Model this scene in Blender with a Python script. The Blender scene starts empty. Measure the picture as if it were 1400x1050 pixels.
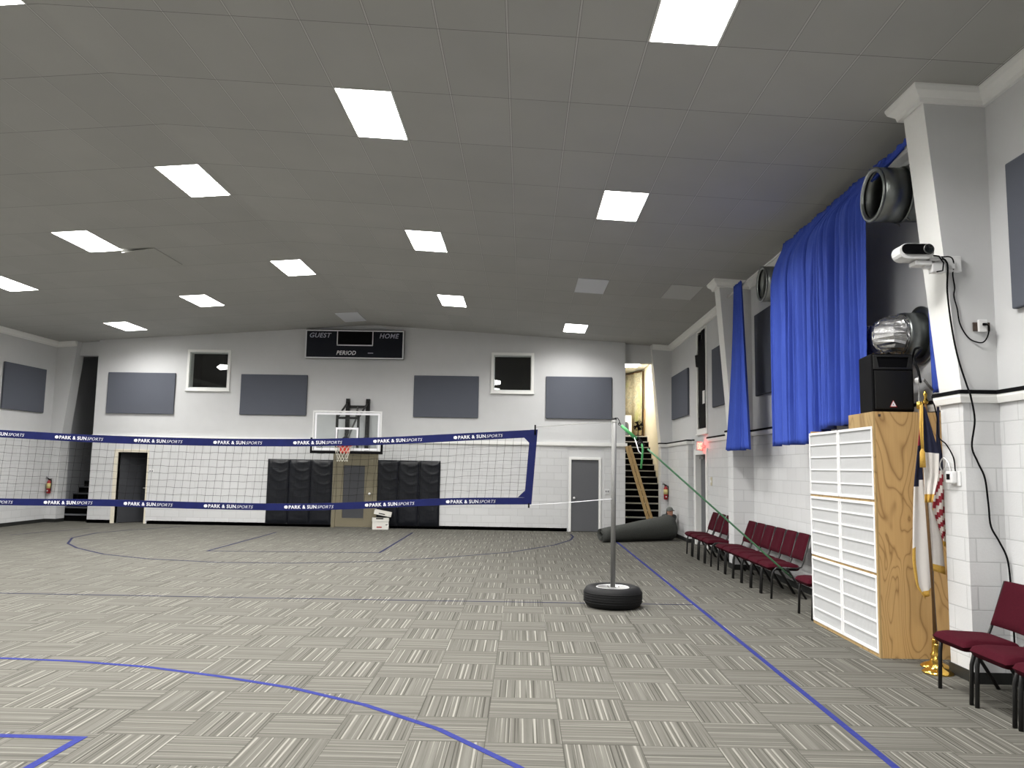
import bpy, math, random
from mathutils import Vector, Matrix
from mathutils.geometry import tessellate_polygon
random.seed(7)
SC = bpy.context.scene
COL = SC.collection
# ------------------------------------------------------------------ camera
PITCH, YAW, ROLL, FPX, HC = 0.105258026, 0.0156180602, 0.0169771241, 1070.73337, 1.77312520
cy_, sy_, cp_, sp_ = math.cos(YAW), math.sin(YAW), math.cos(PITCH), math.sin(PITCH)
FW = Vector((-sy_*cp_, cy_*cp_, sp_)); RT = Vector((cy_, sy_, 0)); UPV = RT.cross(FW)
c_, s_ = math.cos(ROLL), math.sin(ROLL)
R2 = RT*c_ + UPV*s_; U2 = UPV*c_ - RT*s_
cam = bpy.data.cameras.new('camera'); cam.sensor_fit = 'HORIZONTAL'; cam.sensor_width = 36
cam.lens = FPX/1400*36; cam.clip_start = .05; cam.clip_end = 200
camo = bpy.data.objects.new('camera', cam); COL.objects.link(camo)
M = Matrix((R2, U2, -FW)).transposed().to_4x4(); M.translation = (0, 0, HC)
camo.matrix_world = M; SC.camera = camo
SC.view_settings.view_transform = 'Standard'; SC.view_settings.look = 'None'
SC.view_settings.gamma = 1; SC.view_settings.use_curve_mapping = False
SC.view_settings.exposure = 1.83
SC.cycles.use_denoising = True
SC.cycles.max_bounces = 10; SC.cycles.diffuse_bounces = 6; SC.cycles.sample_clamp_indirect = 6
w = bpy.data.worlds.new('world'); SC.world = w; w.use_nodes = True
w.node_tree.nodes['Background'].inputs[0].default_value = (0, 0, 0, 1)

# ------------------------------------------------------------------ materials
def srgb(r, g, b):
    f = lambda v: (v/255/12.92 if v/255 <= .04045 else ((v/255+.055)/1.055)**2.4)
    return (f(r), f(g), f(b), 1)
class N:
    """small node-building helper"""
    def __init__(s, name):
        s.m = bpy.data.materials.new(name); s.m.use_nodes = True; s.t = s.m.node_tree
        s.b = s.t.nodes['Principled BSDF']
    def n(s, typ, **kw):
        x = s.t.nodes.new(typ)
        for k, v in kw.items(): setattr(x, k, v)
        return x
    def l(s, a, b): s.t.links.new(a, b)
    def put(s, sock, v):
        if hasattr(v, 'is_linked') or hasattr(v, 'links'): s.l(v, sock)
        else: sock.default_value = v
    def math(s, op, a, b=0.0, c=None):
        x = s.n('ShaderNodeMath', operation=op); s.put(x.inputs[0], a); s.put(x.inputs[1], b)
        if c is not None: s.put(x.inputs[2], c)
        return x.outputs[0]
    def mix(s, f, a, b, blend='MIX'):
        x = s.n('ShaderNodeMix', data_type='RGBA', blend_type=blend)
        s.put(x.inputs[0], f); s.put(x.inputs[6], a); s.put(x.inputs[7], b); return x.outputs[2]
    def pos(s):
        g = s.n('ShaderNodeNewGeometry'); x = s.n('ShaderNodeSeparateXYZ'); s.l(g.outputs['Position'], x.inputs[0])
        return g.outputs['Position'], x.outputs
    def obj(s):
        g = s.n('ShaderNodeTexCoord'); x = s.n('ShaderNodeSeparateXYZ'); s.l(g.outputs['Object'], x.inputs[0])
        return g.outputs['Object'], x.outputs
    def comb(s, a, b, c=0.0):
        x = s.n('ShaderNodeCombineXYZ'); s.put(x.inputs[0], a); s.put(x.inputs[1], b); s.put(x.inputs[2], c); return x.outputs[0]
    def noise(s, vec=None, scale=5, detail=2, dim='3D', wv=None, rough=.5, dist=0):
        x = s.n('ShaderNodeTexNoise', noise_dimensions=dim); x.inputs['Scale'].default_value = scale
        x.inputs['Detail'].default_value = detail; x.inputs['Roughness'].default_value = rough; x.inputs['Distortion'].default_value = dist
        if vec is not None: s.l(vec, x.inputs['Vector'])
        if wv is not None: s.l(wv, x.inputs['W'])
        return x.outputs[0]
    def ramp(s, f, stops):
        x = s.n('ShaderNodeValToRGB'); s.l(f, x.inputs[0]); e = x.color_ramp.elements
        while len(e) < len(stops): e.new(.5)
        for i, (p, c) in enumerate(stops): e[i].position = p; e[i].color = c
        return x.outputs[0]
    def bump(s, h, strength=.3, dist=.01):
        x = s.n('ShaderNodeBump'); x.inputs['Strength'].default_value = strength; x.inputs['Distance'].default_value = dist
        s.l(h, x.inputs['Height']); s.l(x.outputs[0], s.b.inputs['Normal'])
    def base(s, v): s.put(s.b.inputs['Base Color'], v); return s
    def set(s, rough=.6, metal=0, spec=.4):
        s.b.inputs['Roughness'].default_value = rough; s.b.inputs['Metallic'].default_value = metal
        s.b.inputs['Specular IOR Level'].default_value = spec; return s
def plain(name, col, rough=.6, metal=0, spec=.4, var=.06, scale=30, bump=0):
    k = N(name); k.set(rough, metal, spec); v, _ = k.obj()
    f = k.noise(v, scale, 3)
    d = tuple(max(0, c*(1-var)) for c in col[:3])+(1,); e = tuple(min(1, c*(1+var)) for c in col[:3])+(1,)
    k.base(k.mix(f, d, e))
    if bump: k.bump(f, bump, .004)
    return k.m
MT = {}
MT['paint'] = plain('wall_paint', (.60, .605, .61, 1), .75, var=.03, scale=4)
MT['white'] = plain('white_trim_paint', (.84, .84, .82, 1), .5, var=.02)
MT['cream'] = plain('cream_paint', (.72, .67, .55, 1), .6, var=.03)
MT['darkbase'] = plain('dark_vinyl_base', (.022, .023, .022, 1), .6, spec=.2)
MT['blackline'] = plain('black_rubber', (.004, .004, .005, 1), .8, spec=.1)
MT['panel'] = plain('grey_acoustic_fabric', (.108, .116, .14, 1), .95, spec=.1, var=.06, scale=160, bump=.2)
MT['doorgrey'] = plain('grey_door_paint', (.11, .113, .122, 1), .45)
MT['olive'] = plain('olive_door_paint', (.17, .15, .10, 1), .45)
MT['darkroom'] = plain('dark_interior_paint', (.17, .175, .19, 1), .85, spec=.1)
MT['doordark'] = plain('dark_door_paint', (.042, .044, .05, 1), .5, spec=.3)
MT['boxdark'] = plain('dark_window_box', (.012, .014, .017, 1), .9, spec=.05)
MT['blue'] = plain('blue_net_vinyl', (.007, .011, .078, 1), .5, spec=.2, var=.3, scale=9, bump=.3)
MT['cord'] = plain('dark_net_cord', (.010, .010, .010, 1), .9, spec=.02)
MT['lightcord'] = plain('pale_net_rope', (.28, .28, .26, 1), .7)
MT['letter'] = plain('white_lettering', (.75, .75, .78, 1), .6, var=.01)
MT['letter2'] = plain('pale_grey_lettering', (.42, .43, .52, 1), .6, var=.01)
MT['black'] = plain('black_plastic', (.003, .003, .0038, 1), .65, spec=.08)
MT['blackmetal'] = plain('black_powder_coat', (.006, .006, .006, 1), .4, spec=.3)
MT['chairmetal'] = plain('dark_hammered_metal', (.012, .012, .012, 1), .35, spec=.4, var=.3, scale=200)
MT['steel'] = plain('galvanised_post_steel', (.17, .17, .165, 1), .5, .3)
MT['bright'] = plain('bright_white_steel', (.70, .70, .70, 1), .35, .3)
MT['rubber'] = plain('tyre_rubber', (.006, .006, .0065, 1), .65, spec=.25, var=.3)
MT['red'] = plain('red_enamel', (.35, .015, .02, 1), .35)
MT['rim'] = plain('orange_red_rim', (.62, .04, .022, 1), .5)
MT['netwhite'] = plain('white_net_cord', (.62, .60, .52, 1), .8)
MT['yellow'] = plain('pale_yellow_tag', (.62, .52, .22, 1), .6)
MT['gold'] = plain('polished_brass', (.75, .48, .10, 1), .16, 1, var=.1)
MT['fringe'] = plain('gold_fringe', (.55, .33, .06, 1), .75, var=.3, scale=120, bump=.4)
MT['navy'] = plain('navy_flag_cloth', (.005, .007, .030, 1), .7, var=.15)
MT['flagwhite'] = plain('white_flag_cloth', (.66, .63, .60, 1), .7, var=.03)
MT['flagred'] = plain('red_flag_cloth', (.26, .015, .03, 1), .7, var=.1)
MT['polewood'] = plain('dark_flagpole_wood', (.12, .065, .025, 1), .35, var=.25)
MT['foil'] = plain('crinkled_foil', (.55, .55, .56, 1), .25, .9, var=.3, scale=25, bump=1.0)
MT['duct'] = plain('galvanised_duct', (.25, .265, .26, 1), .33, .95, var=.15, scale=12)
MT['filterw'] = plain('white_filter_frame', (.76, .76, .76, 1), .7, var=.01)
MT['media'] = None
MT['green'] = plain('green_webbing', (.06, .30, .10, 1), .6)
MT['green2'] = plain('dark_green_webbing', (.05, .14, .07, 1), .6)
MT['carton'] = plain('white_carton', (.62, .61, .57, 1), .8)
MT['brownboard'] = plain('brown_cardboard', (.32, .20, .11, 1), .8)
MT['carpetback'] = plain('dark_carpet_backing', (.072, .075, .070, 1), .95, spec=.1, var=.35, scale=60, bump=.4)
MT['tread'] = plain('black_stair_riser', (.003, .003, .003, 1), .9, spec=.05)
MT['nosing'] = plain('grey_stair_nosing', (.40, .40, .39, 1), .6)
MT['plasticw'] = plain('white_plastic', (.74, .74, .74, 1), .4, var=.01)
MT['beige'] = plain('beige_switch_plate', (.55, .50, .36, 1), .5)
MT['brownbox'] = plain('brown_outlet_box', (.06, .04, .03, 1), .6)
MT['skin'] = plain('skin', (.42, .22, .15, 1), .55)
MT['cap'] = plain('grey_cap_cloth', (.12, .125, .115, 1), .9, var=.3, scale=60)
MT['shirt'] = plain('dark_grey_shirt', (.055, .06, .062, 1), .9)
MT['trouser'] = plain('dark_trousers', (.02, .022, .03, 1), .9)
MT['hair'] = plain('dark_hair', (.02, .014, .01, 1), .8)
MT['lit'] = None

def emit(name, col, st):
    k = N(name); k.base((0.8, .8, .8, 1)); k.b.inputs['Emission Color'].default_value = col; k.b.inputs['Emission Strength'].default_value = st
    return k.m
LIGHT_E = 5.0
TUBE_W = 46.0
MT['lit'] = emit('lit_diffuser', (1, .985, .95, 1), LIGHT_E)
MT['litdim'] = emit('lit_diffuser_dimmed', (1, .985, .95, 1), 3.0)  # weaker glow for panels by the far wall, easing its bright spots
MT['litwarm'] = emit('lit_warm_diffuser', (1, .97, .90, 1), 17)
MT['exitred'] = emit('lit_exit_letters', (1, .06, .04, 1), 3.0)
MT['unlit'] = plain('unlit_diffuser', (.66, .68, .72, 1), .5, var=.02)
MT['unlit2'] = plain('grey_access_panel', (.52, .53, .51, 1), .6, var=.03)

MT['darkstair'] = plain('grey_stairwell_paint', (.45, .46, .48, 1), .85, spec=.1)
def m_block():
    k = N('painted_concrete_block'); p, s = k.pos()
    v = k.comb(k.math('ADD', k.math('ADD', s[0], s[1]), .06), k.math('ADD', s[2], .0), 0.0)
    br = k.n('ShaderNodeTexBrick'); k.l(v, br.inputs['Vector']); br.inputs['Scale'].default_value = 1
    br.inputs['Brick Width'].default_value = .406; br.inputs['Row Height'].default_value = .2035
    br.inputs['Mortar Size'].default_value = .006; br.inputs['Mortar Smooth'].default_value = .3
    br.inputs['Color1'].default_value = (.64, .645, .65, 1); br.inputs['Color2'].default_value = (.60, .605, .61, 1)
    br.inputs['Mortar'].default_value = (.50, .505, .51, 1)
    f = k.noise(p, 60, 3); k.base(k.mix(k.math('MULTIPLY', f, .12), br.outputs['Color'], (.40, .40, .40, 1)))
    k.set(.6); k.bump(k.math('ADD', k.math('MULTIPLY', br.outputs['Fac'], -1.0), k.math('MULTIPLY', f, .25)), .5, .008)
    return k.m
MT['block'] = m_block()

def m_carpet():
    k = N('striped_carpet_tiles'); p, s = k.pos(); T = .5
    gx = k.math('DIVIDE', k.math('SUBTRACT', s[0], .2822-10), T); gy = k.math('DIVIDE', k.math('SUBTRACT', s[1], 7.2725-10.5), T)
    ix = k.math('FLOOR', gx); iy = k.math('FLOOR', gy)
    par = k.math('MODULO', k.math('ADD', k.math('ADD', ix, iy), 40.0), 2.0)
    fx = k.math('FRACT', gx); fy = k.math('FRACT', gy)
    wn = k.n('ShaderNodeTexWhiteNoise', noise_dimensions='2D'); k.l(k.comb(ix, iy), wn.inputs['Vector'])
    coord = k.math('ADD', k.math('MULTIPLY', fx, k.math('SUBTRACT', 1.0, par)), k.math('MULTIPLY', fy, par))
    other = k.math('ADD', k.math('MULTIPLY', fy, k.math('SUBTRACT', 1.0, par)), k.math('MULTIPLY', fx, par))
    sd = k.math('MULTIPLY', wn.outputs[0], 37.0)
    def lane(freq, along, det, off, seed):
        return k.noise(k.comb(k.math('ADD', k.math('MULTIPLY', coord, freq), k.math('ADD', sd, off)), k.math('MULTIPLY', other, along), seed), 1.0, det, rough=.6)
    wide = lane(9.0, .15, 1.0, 0.0, 0.0); ln = lane(24.0, .12, 1.0, 5.0, 3.0); dk = lane(22.0, .12, 1.0, 9.0, 7.0); fine = lane(75.0, 5.0, 2.0, 2.0, 11.0)
    col = k.ramp(wide, [(.30, (.125, .122, .110, 1)), (.50, (.168, .165, .150, 1)), (.70, (.215, .211, .192, 1))])
    lf = k.ramp(ln, [(.56, (0, 0, 0, 1)), (.62, (1, 1, 1, 1))]); df = k.ramp(dk, [(.55, (0, 0, 0, 1)), (.61, (1, 1, 1, 1))])
    col = k.mix(k.math('MULTIPLY', k.math('MULTIPLY', df, .85), k.math('SUBTRACT', 1.0, k.math('MULTIPLY', par, .35))), col, (.050, .048, .041, 1))
    col = k.mix(k.math('MULTIPLY', k.math('MULTIPLY', lf, .9), k.math('SUBTRACT', 1.0, k.math('MULTIPLY', par, .45))), col, (.42, .413, .38, 1))
    col = k.mix(k.math('MULTIPLY', fine, .35), col, (.085, .082, .072, 1))
    f = k.math('SUBTRACT', lf, df)
    # tile-to-tile tone and tight seams
    col = k.mix(k.math('MULTIPLY', wn.outputs[0], .15), col, (.12, .115, .10, 1))
    ex = k.math('MINIMUM', fx, k.math('SUBTRACT', 1.0, fx)); ey = k.math('MINIMUM', fy, k.math('SUBTRACT', 1.0, fy))
    e = k.math('LESS_THAN', k.math('MINIMUM', ex, ey), .007)
    col = k.mix(k.math('MULTIPLY', e, .55), col, (.045, .043, .038, 1))
    col = k.mix(1.0, col, (.655, .645, .625, 1), 'MULTIPLY')
    k.base(col); k.set(.95, 0, .1); k.bump(k.math('ADD', f, k.math('MULTIPLY', k.noise(p, 350, 2), .4)), .35, .004)
    return k.m
MT['carpet'] = m_carpet()

def m_ceiling():
    k = N('suspended_ceiling_tiles'); p, s = k.pos()
    left = k.math('LESS_THAN', s[0], -5.06)
    off = k.math('ADD', k.math('MULTIPLY', left, -7.91+.6086*20+20*.6086), k.math('MULTIPLY', k.math('SUBTRACT', 1.0, left), -1.409+40*.6086))
    fx = k.math('FRACT', k.math('DIVIDE', k.math('ADD', k.math('SUBTRACT', s[0], off), 80*.6086), .6086))
    gy = k.math('DIVIDE', k.math('ADD', k.math('SUBTRACT', s[1], 6.461), 24.384), 1.2192); fy = k.math('FRACT', gy)
    dx = k.math('MULTIPLY', k.math('MINIMUM', fx, k.math('SUBTRACT', 1.0, fx)), .6086)
    dy = k.math('MULTIPLY', k.math('MINIMUM', fy, k.math('SUBTRACT', 1.0, fy)), 1.2192)
    d = k.math('MINIMUM', dx, dy)
    gap = k.math('MULTIPLY', k.math('LESS_THAN', dx, .012), k.math('GREATER_THAN', dx, .008))
    gap2 = k.math('LESS_THAN', dy, .004)
    bar = k.math('LESS_THAN', dx, .008)
    wn = k.n('ShaderNodeTexWhiteNoise', noise_dimensions='2D')
    k.l(k.comb(k.math('FLOOR', k.math('DIVIDE', k.math('SUBTRACT', s[0], off), .6086)), k.math('FLOOR', gy)), wn.inputs['Vector'])
    f = k.noise(p, 1.3, 3); f2 = k.noise(p, 220, 2)
    base = k.mix(f, (.40, .40, .385, 1), (.47, .47, .45, 1))
    base = k.mix(k.math('MULTIPLY', wn.outputs[0], .30), base, (.36, .36, .345, 1))
    base = k.mix(k.math('MULTIPLY', f2, .15), base, (.28, .28, .27, 1))
    col = k.mix(k.math('MULTIPLY', bar, .5), base, (.62, .62, .60, 1))
    col = k.mix(k.math('MULTIPLY', k.math('MAXIMUM', gap, gap2), .7), col, (.10, .10, .095, 1))
    k.base(col); k.set(.85, 0, .2); k.bump(d, .2, .003)
    return k.m
MT['ceiling'] = m_ceiling()

def m_wood(name, light, dark, scale=1.0, axis=2, dist=9, knots=True):
    k = N(name); v, s = k.obj(); k.set(.55)
    st = [1.0, 1.0, 1.0]; st[axis] = .30
    mp = k.n('ShaderNodeMapping'); k.l(v, mp.inputs[0]); mp.inputs['Scale'].default_value = st
    wv = k.n('ShaderNodeTexNoise'); k.l(mp.outputs[0], wv.inputs['Vector']); wv.inputs['Scale'].default_value = 2.2*scale
    wv.inputs['Detail'].default_value = 1.5; wv.inputs['Distortion'].default_value = .6
    rings = k.math('FRACT', k.math('MULTIPLY', wv.outputs[0], dist))
    g = k.math('POWER', k.math('ABSOLUTE', k.math('SUBTRACT', k.math('MULTIPLY', rings, 2.0), 1.0)), 6.0)
    mp2 = k.n('ShaderNodeMapping'); k.l(v, mp2.inputs[0]); s2 = [60.0, 60.0, 60.0]; s2[axis] = 2.0; mp2.inputs['Scale'].default_value = s2
    fine = k.noise(mp2.outputs[0], 1.0, 2)
    col = k.mix(k.math('MULTIPLY', g, .8), light, dark)
    col = k.mix(k.math('MULTIPLY', fine, .30), col, dark)
    if knots:
        vo = k.n('ShaderNodeTexVoronoi'); k.l(v, vo.inputs['Vector']); vo.inputs['Scale'].default_value = 1.7
        kn = k.math('LESS_THAN', vo.outputs['Distance'], .045)
        col = k.mix(k.math('MULTIPLY', kn, .85), col, (.03, .014, .006, 1))
    k.base(col); return k.m
MT['ply'] = m_wood('plywood', (.58, .375, .16, 1), (.22, .115, .036, 1), 1.3, 2, 17)
MT['lumber'] = m_wood('pine_lumber', (.42, .29, .13, 1), (.22, .13, .05, 1), 2.0, 2, 6, False)

def m_fabric():
    k = N('burgundy_upholstery'); v, s = k.obj(); f = k.noise(v, 260, 2); g = k.noise(v, 40, 2)
    k.base(k.mix(k.math('ADD', k.math('MULTIPLY', f, .6), k.math('MULTIPLY', g, .4)), (.024, .0018, .0055, 1), (.066, .006, .013, 1)))
    k.set(.9, 0, .08); k.bump(f, .3, .002); return k.m
MT['burgundy'] = m_fabric()

def m_curtain():
    k = N('royal_blue_curtain'); v, s = k.obj(); f = k.noise(v, 3, 3)
    k.base(k.mix(f, (.036, .070, .36, 1), (.050, .092, .44, 1))); k.set(.7, 0, .12)
    k.bump(k.noise(v, 400, 1), .1, .001); return k.m
MT['curtain'] = m_curtain()

def m_pad():
    k = N('black_pad_vinyl'); v, s = k.obj()
    mp = k.n('ShaderNodeMapping'); k.l(v, mp.inputs[0]); mp.inputs['Scale'].default_value = (3.2, 1, 1.5); mp.inputs['Rotation'].default_value = (0, .6, 0)
    f = k.noise(mp.outputs[0], 2.6, 2, dist=1.2)
    k.base((.0035, .0045, .008, 1)); k.set(.34, 0, .38); k.bump(f, .15, .03); return k.m
MT['pad'] = m_pad()

def m_media():
    k = N('pleated_filter_media'); v, s = k.obj()
    wv = k.math('SINE', k.math('MULTIPLY', s[1], 300.0))
    k.base((.47, .475, .48, 1)); k.set(.9, 0, .1); k.bump(wv, .4, .004); return k.m
MT['media'] = m_media()

def m_tape():
    k = N('blue_floor_tape'); v, s = k.pos(); f = k.noise(v, 25, 3)
    k.base(k.mix(f, (.016, .020, .115, 1), (.034, .042, .18, 1))); k.set(.8, 0, .05); return k.m
MT['tape'] = m_tape()
MT['tapeline'] = plain('faded_blue_tape', (.022, .024, .055, 1), .9, spec=.03, var=.2)

def m_backdrop():
    k = N('painted_canvas'); v, s = k.obj(); f = k.noise(v, 3.0, 5, dist=1.5); g = k.noise(v, 1.2, 3)
    c = k.ramp(f, [(.3, (.62, .57, .42, 1)), (.45, (.40, .38, .28, 1)), (.52, (.66, .62, .48, 1)), (.66, (.38, .42, .36, 1))])
    k.base(k.mix(k.ramp(g, [(.54, (0, 0, 0, 1)), (.66, (.7, .7, .7, 1))]), c, (.50, .56, .20, 1))); k.set(.9); return k.m
MT['canvas'] = m_backdrop()
def m_darkglass(name, col=(.006, .008, .010, 1)):
    k = N(name); k.base(col); k.set(.03, 0, .5); return k.m
MT['nightglass'] = m_darkglass('dark_window_glass')
MT['doorglass'] = plain('grey_door_screen', (.055, .057, .064, 1), .35, var=.1)
MT['lens'] = m_darkglass('dark_lens')
def m_clear():
    k = N('clear_backboard_glass'); k.set(.02, 0, .5)
    tr = k.n('ShaderNodeBsdfTransparent'); gl = k.n('ShaderNodeBsdfGlossy'); gl.inputs['Roughness'].default_value = .02
    mx = k.n('ShaderNodeMixShader'); mx.inputs[0].default_value = .06
    tr.inputs[0].default_value = (.93, .95, .95, 1)
    k.l(tr.outputs[0], mx.inputs[1]); k.l(gl.outputs[0], mx.inputs[2]); k.l(mx.outputs[0], k.t.nodes['Material Output'].inputs[0]); return k.m
MT['clear'] = m_clear()
def m_score():
    k = N('scoreboard_face'); v, s = k.obj(); f = k.noise(v, 2, 2); k.base(k.mix(f, (.003, .004, .009, 1), (.006, .008, .015, 1))); k.set(.5, 0, .2); return k.m
MT['score'] = m_score()

# ------------------------------------------------------------------ geometry helpers
class MB:
    def __init__(s): s.v = []; s.f = []; s.mi = []; s.m = 0; s.sm = []; s.smooth = False
    def add(s, vs, fs):
        o = len(s.v); s.v += [Vector(p) for p in vs]
        for f in fs: s.f.append([i+o for i in f]); s.mi.append(s.m); s.sm.append(s.smooth)
        return s
    def box(s, x0, x1, y0, y1, z0, z1, mat=None):
        vs = [Vector((x, y, z)) for x in (x0, x1) for y in (y0, y1) for z in (z0, z1)]
        if mat is not None: vs = [mat @ p for p in vs]
        return s.add(vs, [(0, 1, 3, 2), (4, 6, 7, 5), (0, 4, 5, 1), (2, 3, 7, 6), (0, 2, 6, 4), (1, 5, 7, 3)])
    def hexa(s, q):   # 8 corners: bottom 4 (ccw), top 4
        return s.add(q, [(3, 2, 1, 0), (4, 5, 6, 7), (0, 1, 5, 4), (1, 2, 6, 5), (2, 3, 7, 6), (3, 0, 4, 7)])
    def tube(s, path, r, n=8, caps=True, closed=False):
        path = [Vector(p) for p in path]; L = len(path)
        rs = r if isinstance(r, (list, tuple)) else [r]*L
        t0 = (path[1]-path[0]).normalized(); ref = Vector((0, 0, 1)) if abs(t0.z) < .9 else Vector((1, 0, 0))
        nrm = t0.cross(ref).normalized(); vs = []
        for i, p in enumerate(path):
            if closed: t = (path[(i+1) % L]-path[i-1]).normalized()
            else: t = (path[min(i+1, L-1)]-path[max(i-1, 0)]).normalized()
            nrm = (nrm-t*nrm.dot(t)).normalized(); b = t.cross(nrm)
            for k in range(n):
                a = 2*math.pi*k/n; vs.append(p+(nrm*math.cos(a)+b*math.sin(a))*rs[i])
        fs = []
        for i in range(L if closed else L-1):
            j = (i+1) % L
            for k in range(n): fs.append((i*n+k, i*n+(k+1) % n, j*n+(k+1) % n, j*n+k))
        if caps and not closed: fs.append(tuple(range(n-1, -1, -1))); fs.append(tuple((L-1)*n+k for k in range(n)))
        sv = s.smooth; s.smooth = True; s.add(vs, fs); s.smooth = sv; return s
    def lathe(s, prof, o=(0, 0, 0), axis='z', n=24, closed=False, sx=1, sy=1, mat=None):
        vs = []
        for r, h in prof:
            for k in range(n):
                a = 2*math.pi*k/n; x, y = r*math.cos(a)*sx, r*math.sin(a)*sy
                p = Vector((x, y, h)) if axis == 'z' else (Vector((h, x, y)) if axis == 'x' else Vector((x, h, -y)))
                if mat is not None: p = mat @ p
                vs.append(p+Vector(o))
        fs = []; L = len(prof)
        for i in range(L if closed else L-1):
            j = (i+1) % L
            for k in range(n): fs.append((i*n+k, i*n+(k+1) % n, j*n+(k+1) % n, j*n+k))
        if not closed: fs.append(tuple(range(n-1, -1, -1))); fs.append(tuple((L-1)*n+k for k in range(n)))
        sv = s.smooth; s.smooth = True; s.add(vs, fs); s.smooth = sv; return s
    def ball(s, c, r, n=10, sx=1, sy=1, sz=1):
        prof = [(max(1e-4, math.sin(math.pi*i/n))*r, -math.cos(math.pi*i/n)*r*sz) for i in range(n+1)]
        return s.lathe(prof, c, 'z', 2*n, sx=sx, sy=sy)
    def slab(s, plane, outer, holes, d0, d1):
        """polygon with holes; plane 'y': points (x,z) between Y=d0 and d1; 'x': points (y,z); 'z': points (x,y)"""
        def P(q, d): return Vector((q[0], d, q[1])) if plane == 'y' else (Vector((d, q[0], q[1])) if plane == 'x' else Vector((q[0], q[1], d)))
        loops = [outer]+list(holes); flat = [q for l in loops for q in l]
        tri = tessellate_polygon([[Vector((q[0], q[1], 0)) for q in l] for l in loops])
        n = len(flat); vs = [P(q, d0) for q in flat]+[P(q, d1) for q in flat]
        fs = [tuple(t) for t in tri]+[tuple(i+n for i in reversed(t)) for t in tri]
        o = 0
        for l in loops:
            m = len(l)
            for i in range(m): fs.append((o+i, o+(i+1) % m, n+o+(i+1) % m, n+o+i))
            o += m
        return s.add(vs, fs)
    def grid(s, pts):   # pts[i][j]
        a, b = len(pts), len(pts[0]); vs = [p for r in pts for p in r]
        sv = s.smooth; s.smooth = True
        s.add(vs, [(i*b+j, i*b+j+1, (i+1)*b+j+1, (i+1)*b+j) for i in range(a-1) for j in range(b-1)]); s.smooth = sv; return s
    def sweep(s, path, prof, closed=False):
        """profile (u across to the right of travel, v up) swept along a horizontal polyline, mitred"""
        path = [Vector(p) for p in path]; L = len(path); vs = []
        for i, p in enumerate(path):
            d1 = (path[i]-path[i-1]).normalized() if i > 0 else (path[1]-path[0]).normalized()
            d2 = (path[i+1]-path[i]).normalized() if i < L-1 else d1
            n1 = Vector((d1.y, -d1.x, 0)).normalized(); n2 = Vector((d2.y, -d2.x, 0)).normalized()
            m = (n1+n2); m = m/max(.2, m.dot(n1))
            for u, v in prof: vs.append(p+m*u+Vector((0, 0, v)))
        k = len(prof); fs = []
        for i in range(L-1):
            for j in range(k): fs.append((i*k+j, i*k+(j+1) % k, (i+1)*k+(j+1) % k, (i+1)*k+j))
        fs.append(tuple(range(k-1, -1, -1))); fs.append(tuple((L-1)*k+j for j in range(k)))
        return s.add(vs, fs)
    def text(s, body, size, o, ax, up, bold=0.0, shear=0.0, space=1.0, depth=.002, width=None, align='LEFT', sx=1.0):
        cu = bpy.data.curves.new('t', 'FONT'); cu.body = body; cu.size = size; cu.offset = bold; cu.shear = shear
        cu.space_character = space; cu.extrude = depth; cu.align_x = align; cu.resolution_u = 3
        ob = bpy.data.objects.new('t', cu); COL.objects.link(ob)
        dg = bpy.context.evaluated_depsgraph_get(); me = bpy.data.meshes.new_from_object(ob.evaluated_get(dg))
        xs = [v.co.x for v in me.vertices]; W = max(xs)-min(xs); k = (width/W) if width else sx
        ax = Vector(ax).normalized(); up = Vector(up).normalized(); nn = ax.cross(up)
        x0 = min(xs) if align == 'LEFT' else 0
        s.add([Vector(o)+ax*((v.co.x-x0)*k)+up*v.co.y+nn*(v.co.z+depth) for v in me.vertices], [tuple(p.vertices) for p in me.polygons])
        bpy.data.objects.remove(ob); bpy.data.meshes.remove(me); bpy.data.curves.remove(cu); return s
    def build(s, name, mats, parent=None, bevel=0, origin=None, solid=0, seg=2):
        if not isinstance(mats, (list, tuple)): mats = [mats]
        off = Vector((0, 0, 0))
        if parent is None:
            if origin is None:
                lo = [min(v[i] for v in s.v) for i in range(3)]; hi = [max(v[i] for v in s.v) for i in range(3)]
                off = Vector(((lo[0]+hi[0])/2, (lo[1]+hi[1])/2, lo[2]))
            else: off = Vector(origin)
        else:
            q = parent
            while q is not None: off = off+q.location; q = q.parent
        me = bpy.data.meshes.new(name); me.from_pydata([v-off for v in s.v], [], s.f)
        for m in mats: me.materials.append(MT[m] if isinstance(m, str) else m)
        for i, p in enumerate(me.polygons): p.material_index = s.mi[i]; p.use_smooth = s.sm[i]
        me.validate(); me.update()
        import bmesh
        bm = bmesh.new(); bm.from_mesh(me); bmesh.ops.recalc_face_normals(bm, faces=bm.faces) if not solid else None; bm.to_mesh(me); bm.free()
        o = bpy.data.objects.new(name, me); COL.objects.link(o)
        if parent is None: o.location = off
        else: o.parent = parent
        if solid:
            x = o.modifiers.new('solid', 'SOLIDIFY'); x.thickness = solid; x.offset = 0
        if bevel:
            x = o.modifiers.new('bevel', 'BEVEL'); x.width = bevel; x.segments = seg; x.limit_method = 'ANGLE'; x.angle_limit = .7
            x.harden_normals = False
        return o
def empty(name, loc, label=None, cat=None, group=None):
    o = bpy.data.objects.new(name, None); o.empty_display_size = .1; COL.objects.link(o); o.location = loc
    return tag(o, label, cat, group) if label else o
def tag(o, label, cat, group=None):
    o['label'] = label; o['category'] = cat
    if group: o['group'] = group
    return o
def struct(o): o['kind'] = 'structure'; return o
def copy_tree(o, parent=None):
    c = o.copy(); COL.objects.link(c)
    if parent is not None: c.parent = parent
    for ch in list(o.children): copy_tree(ch, c)
    return c
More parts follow.
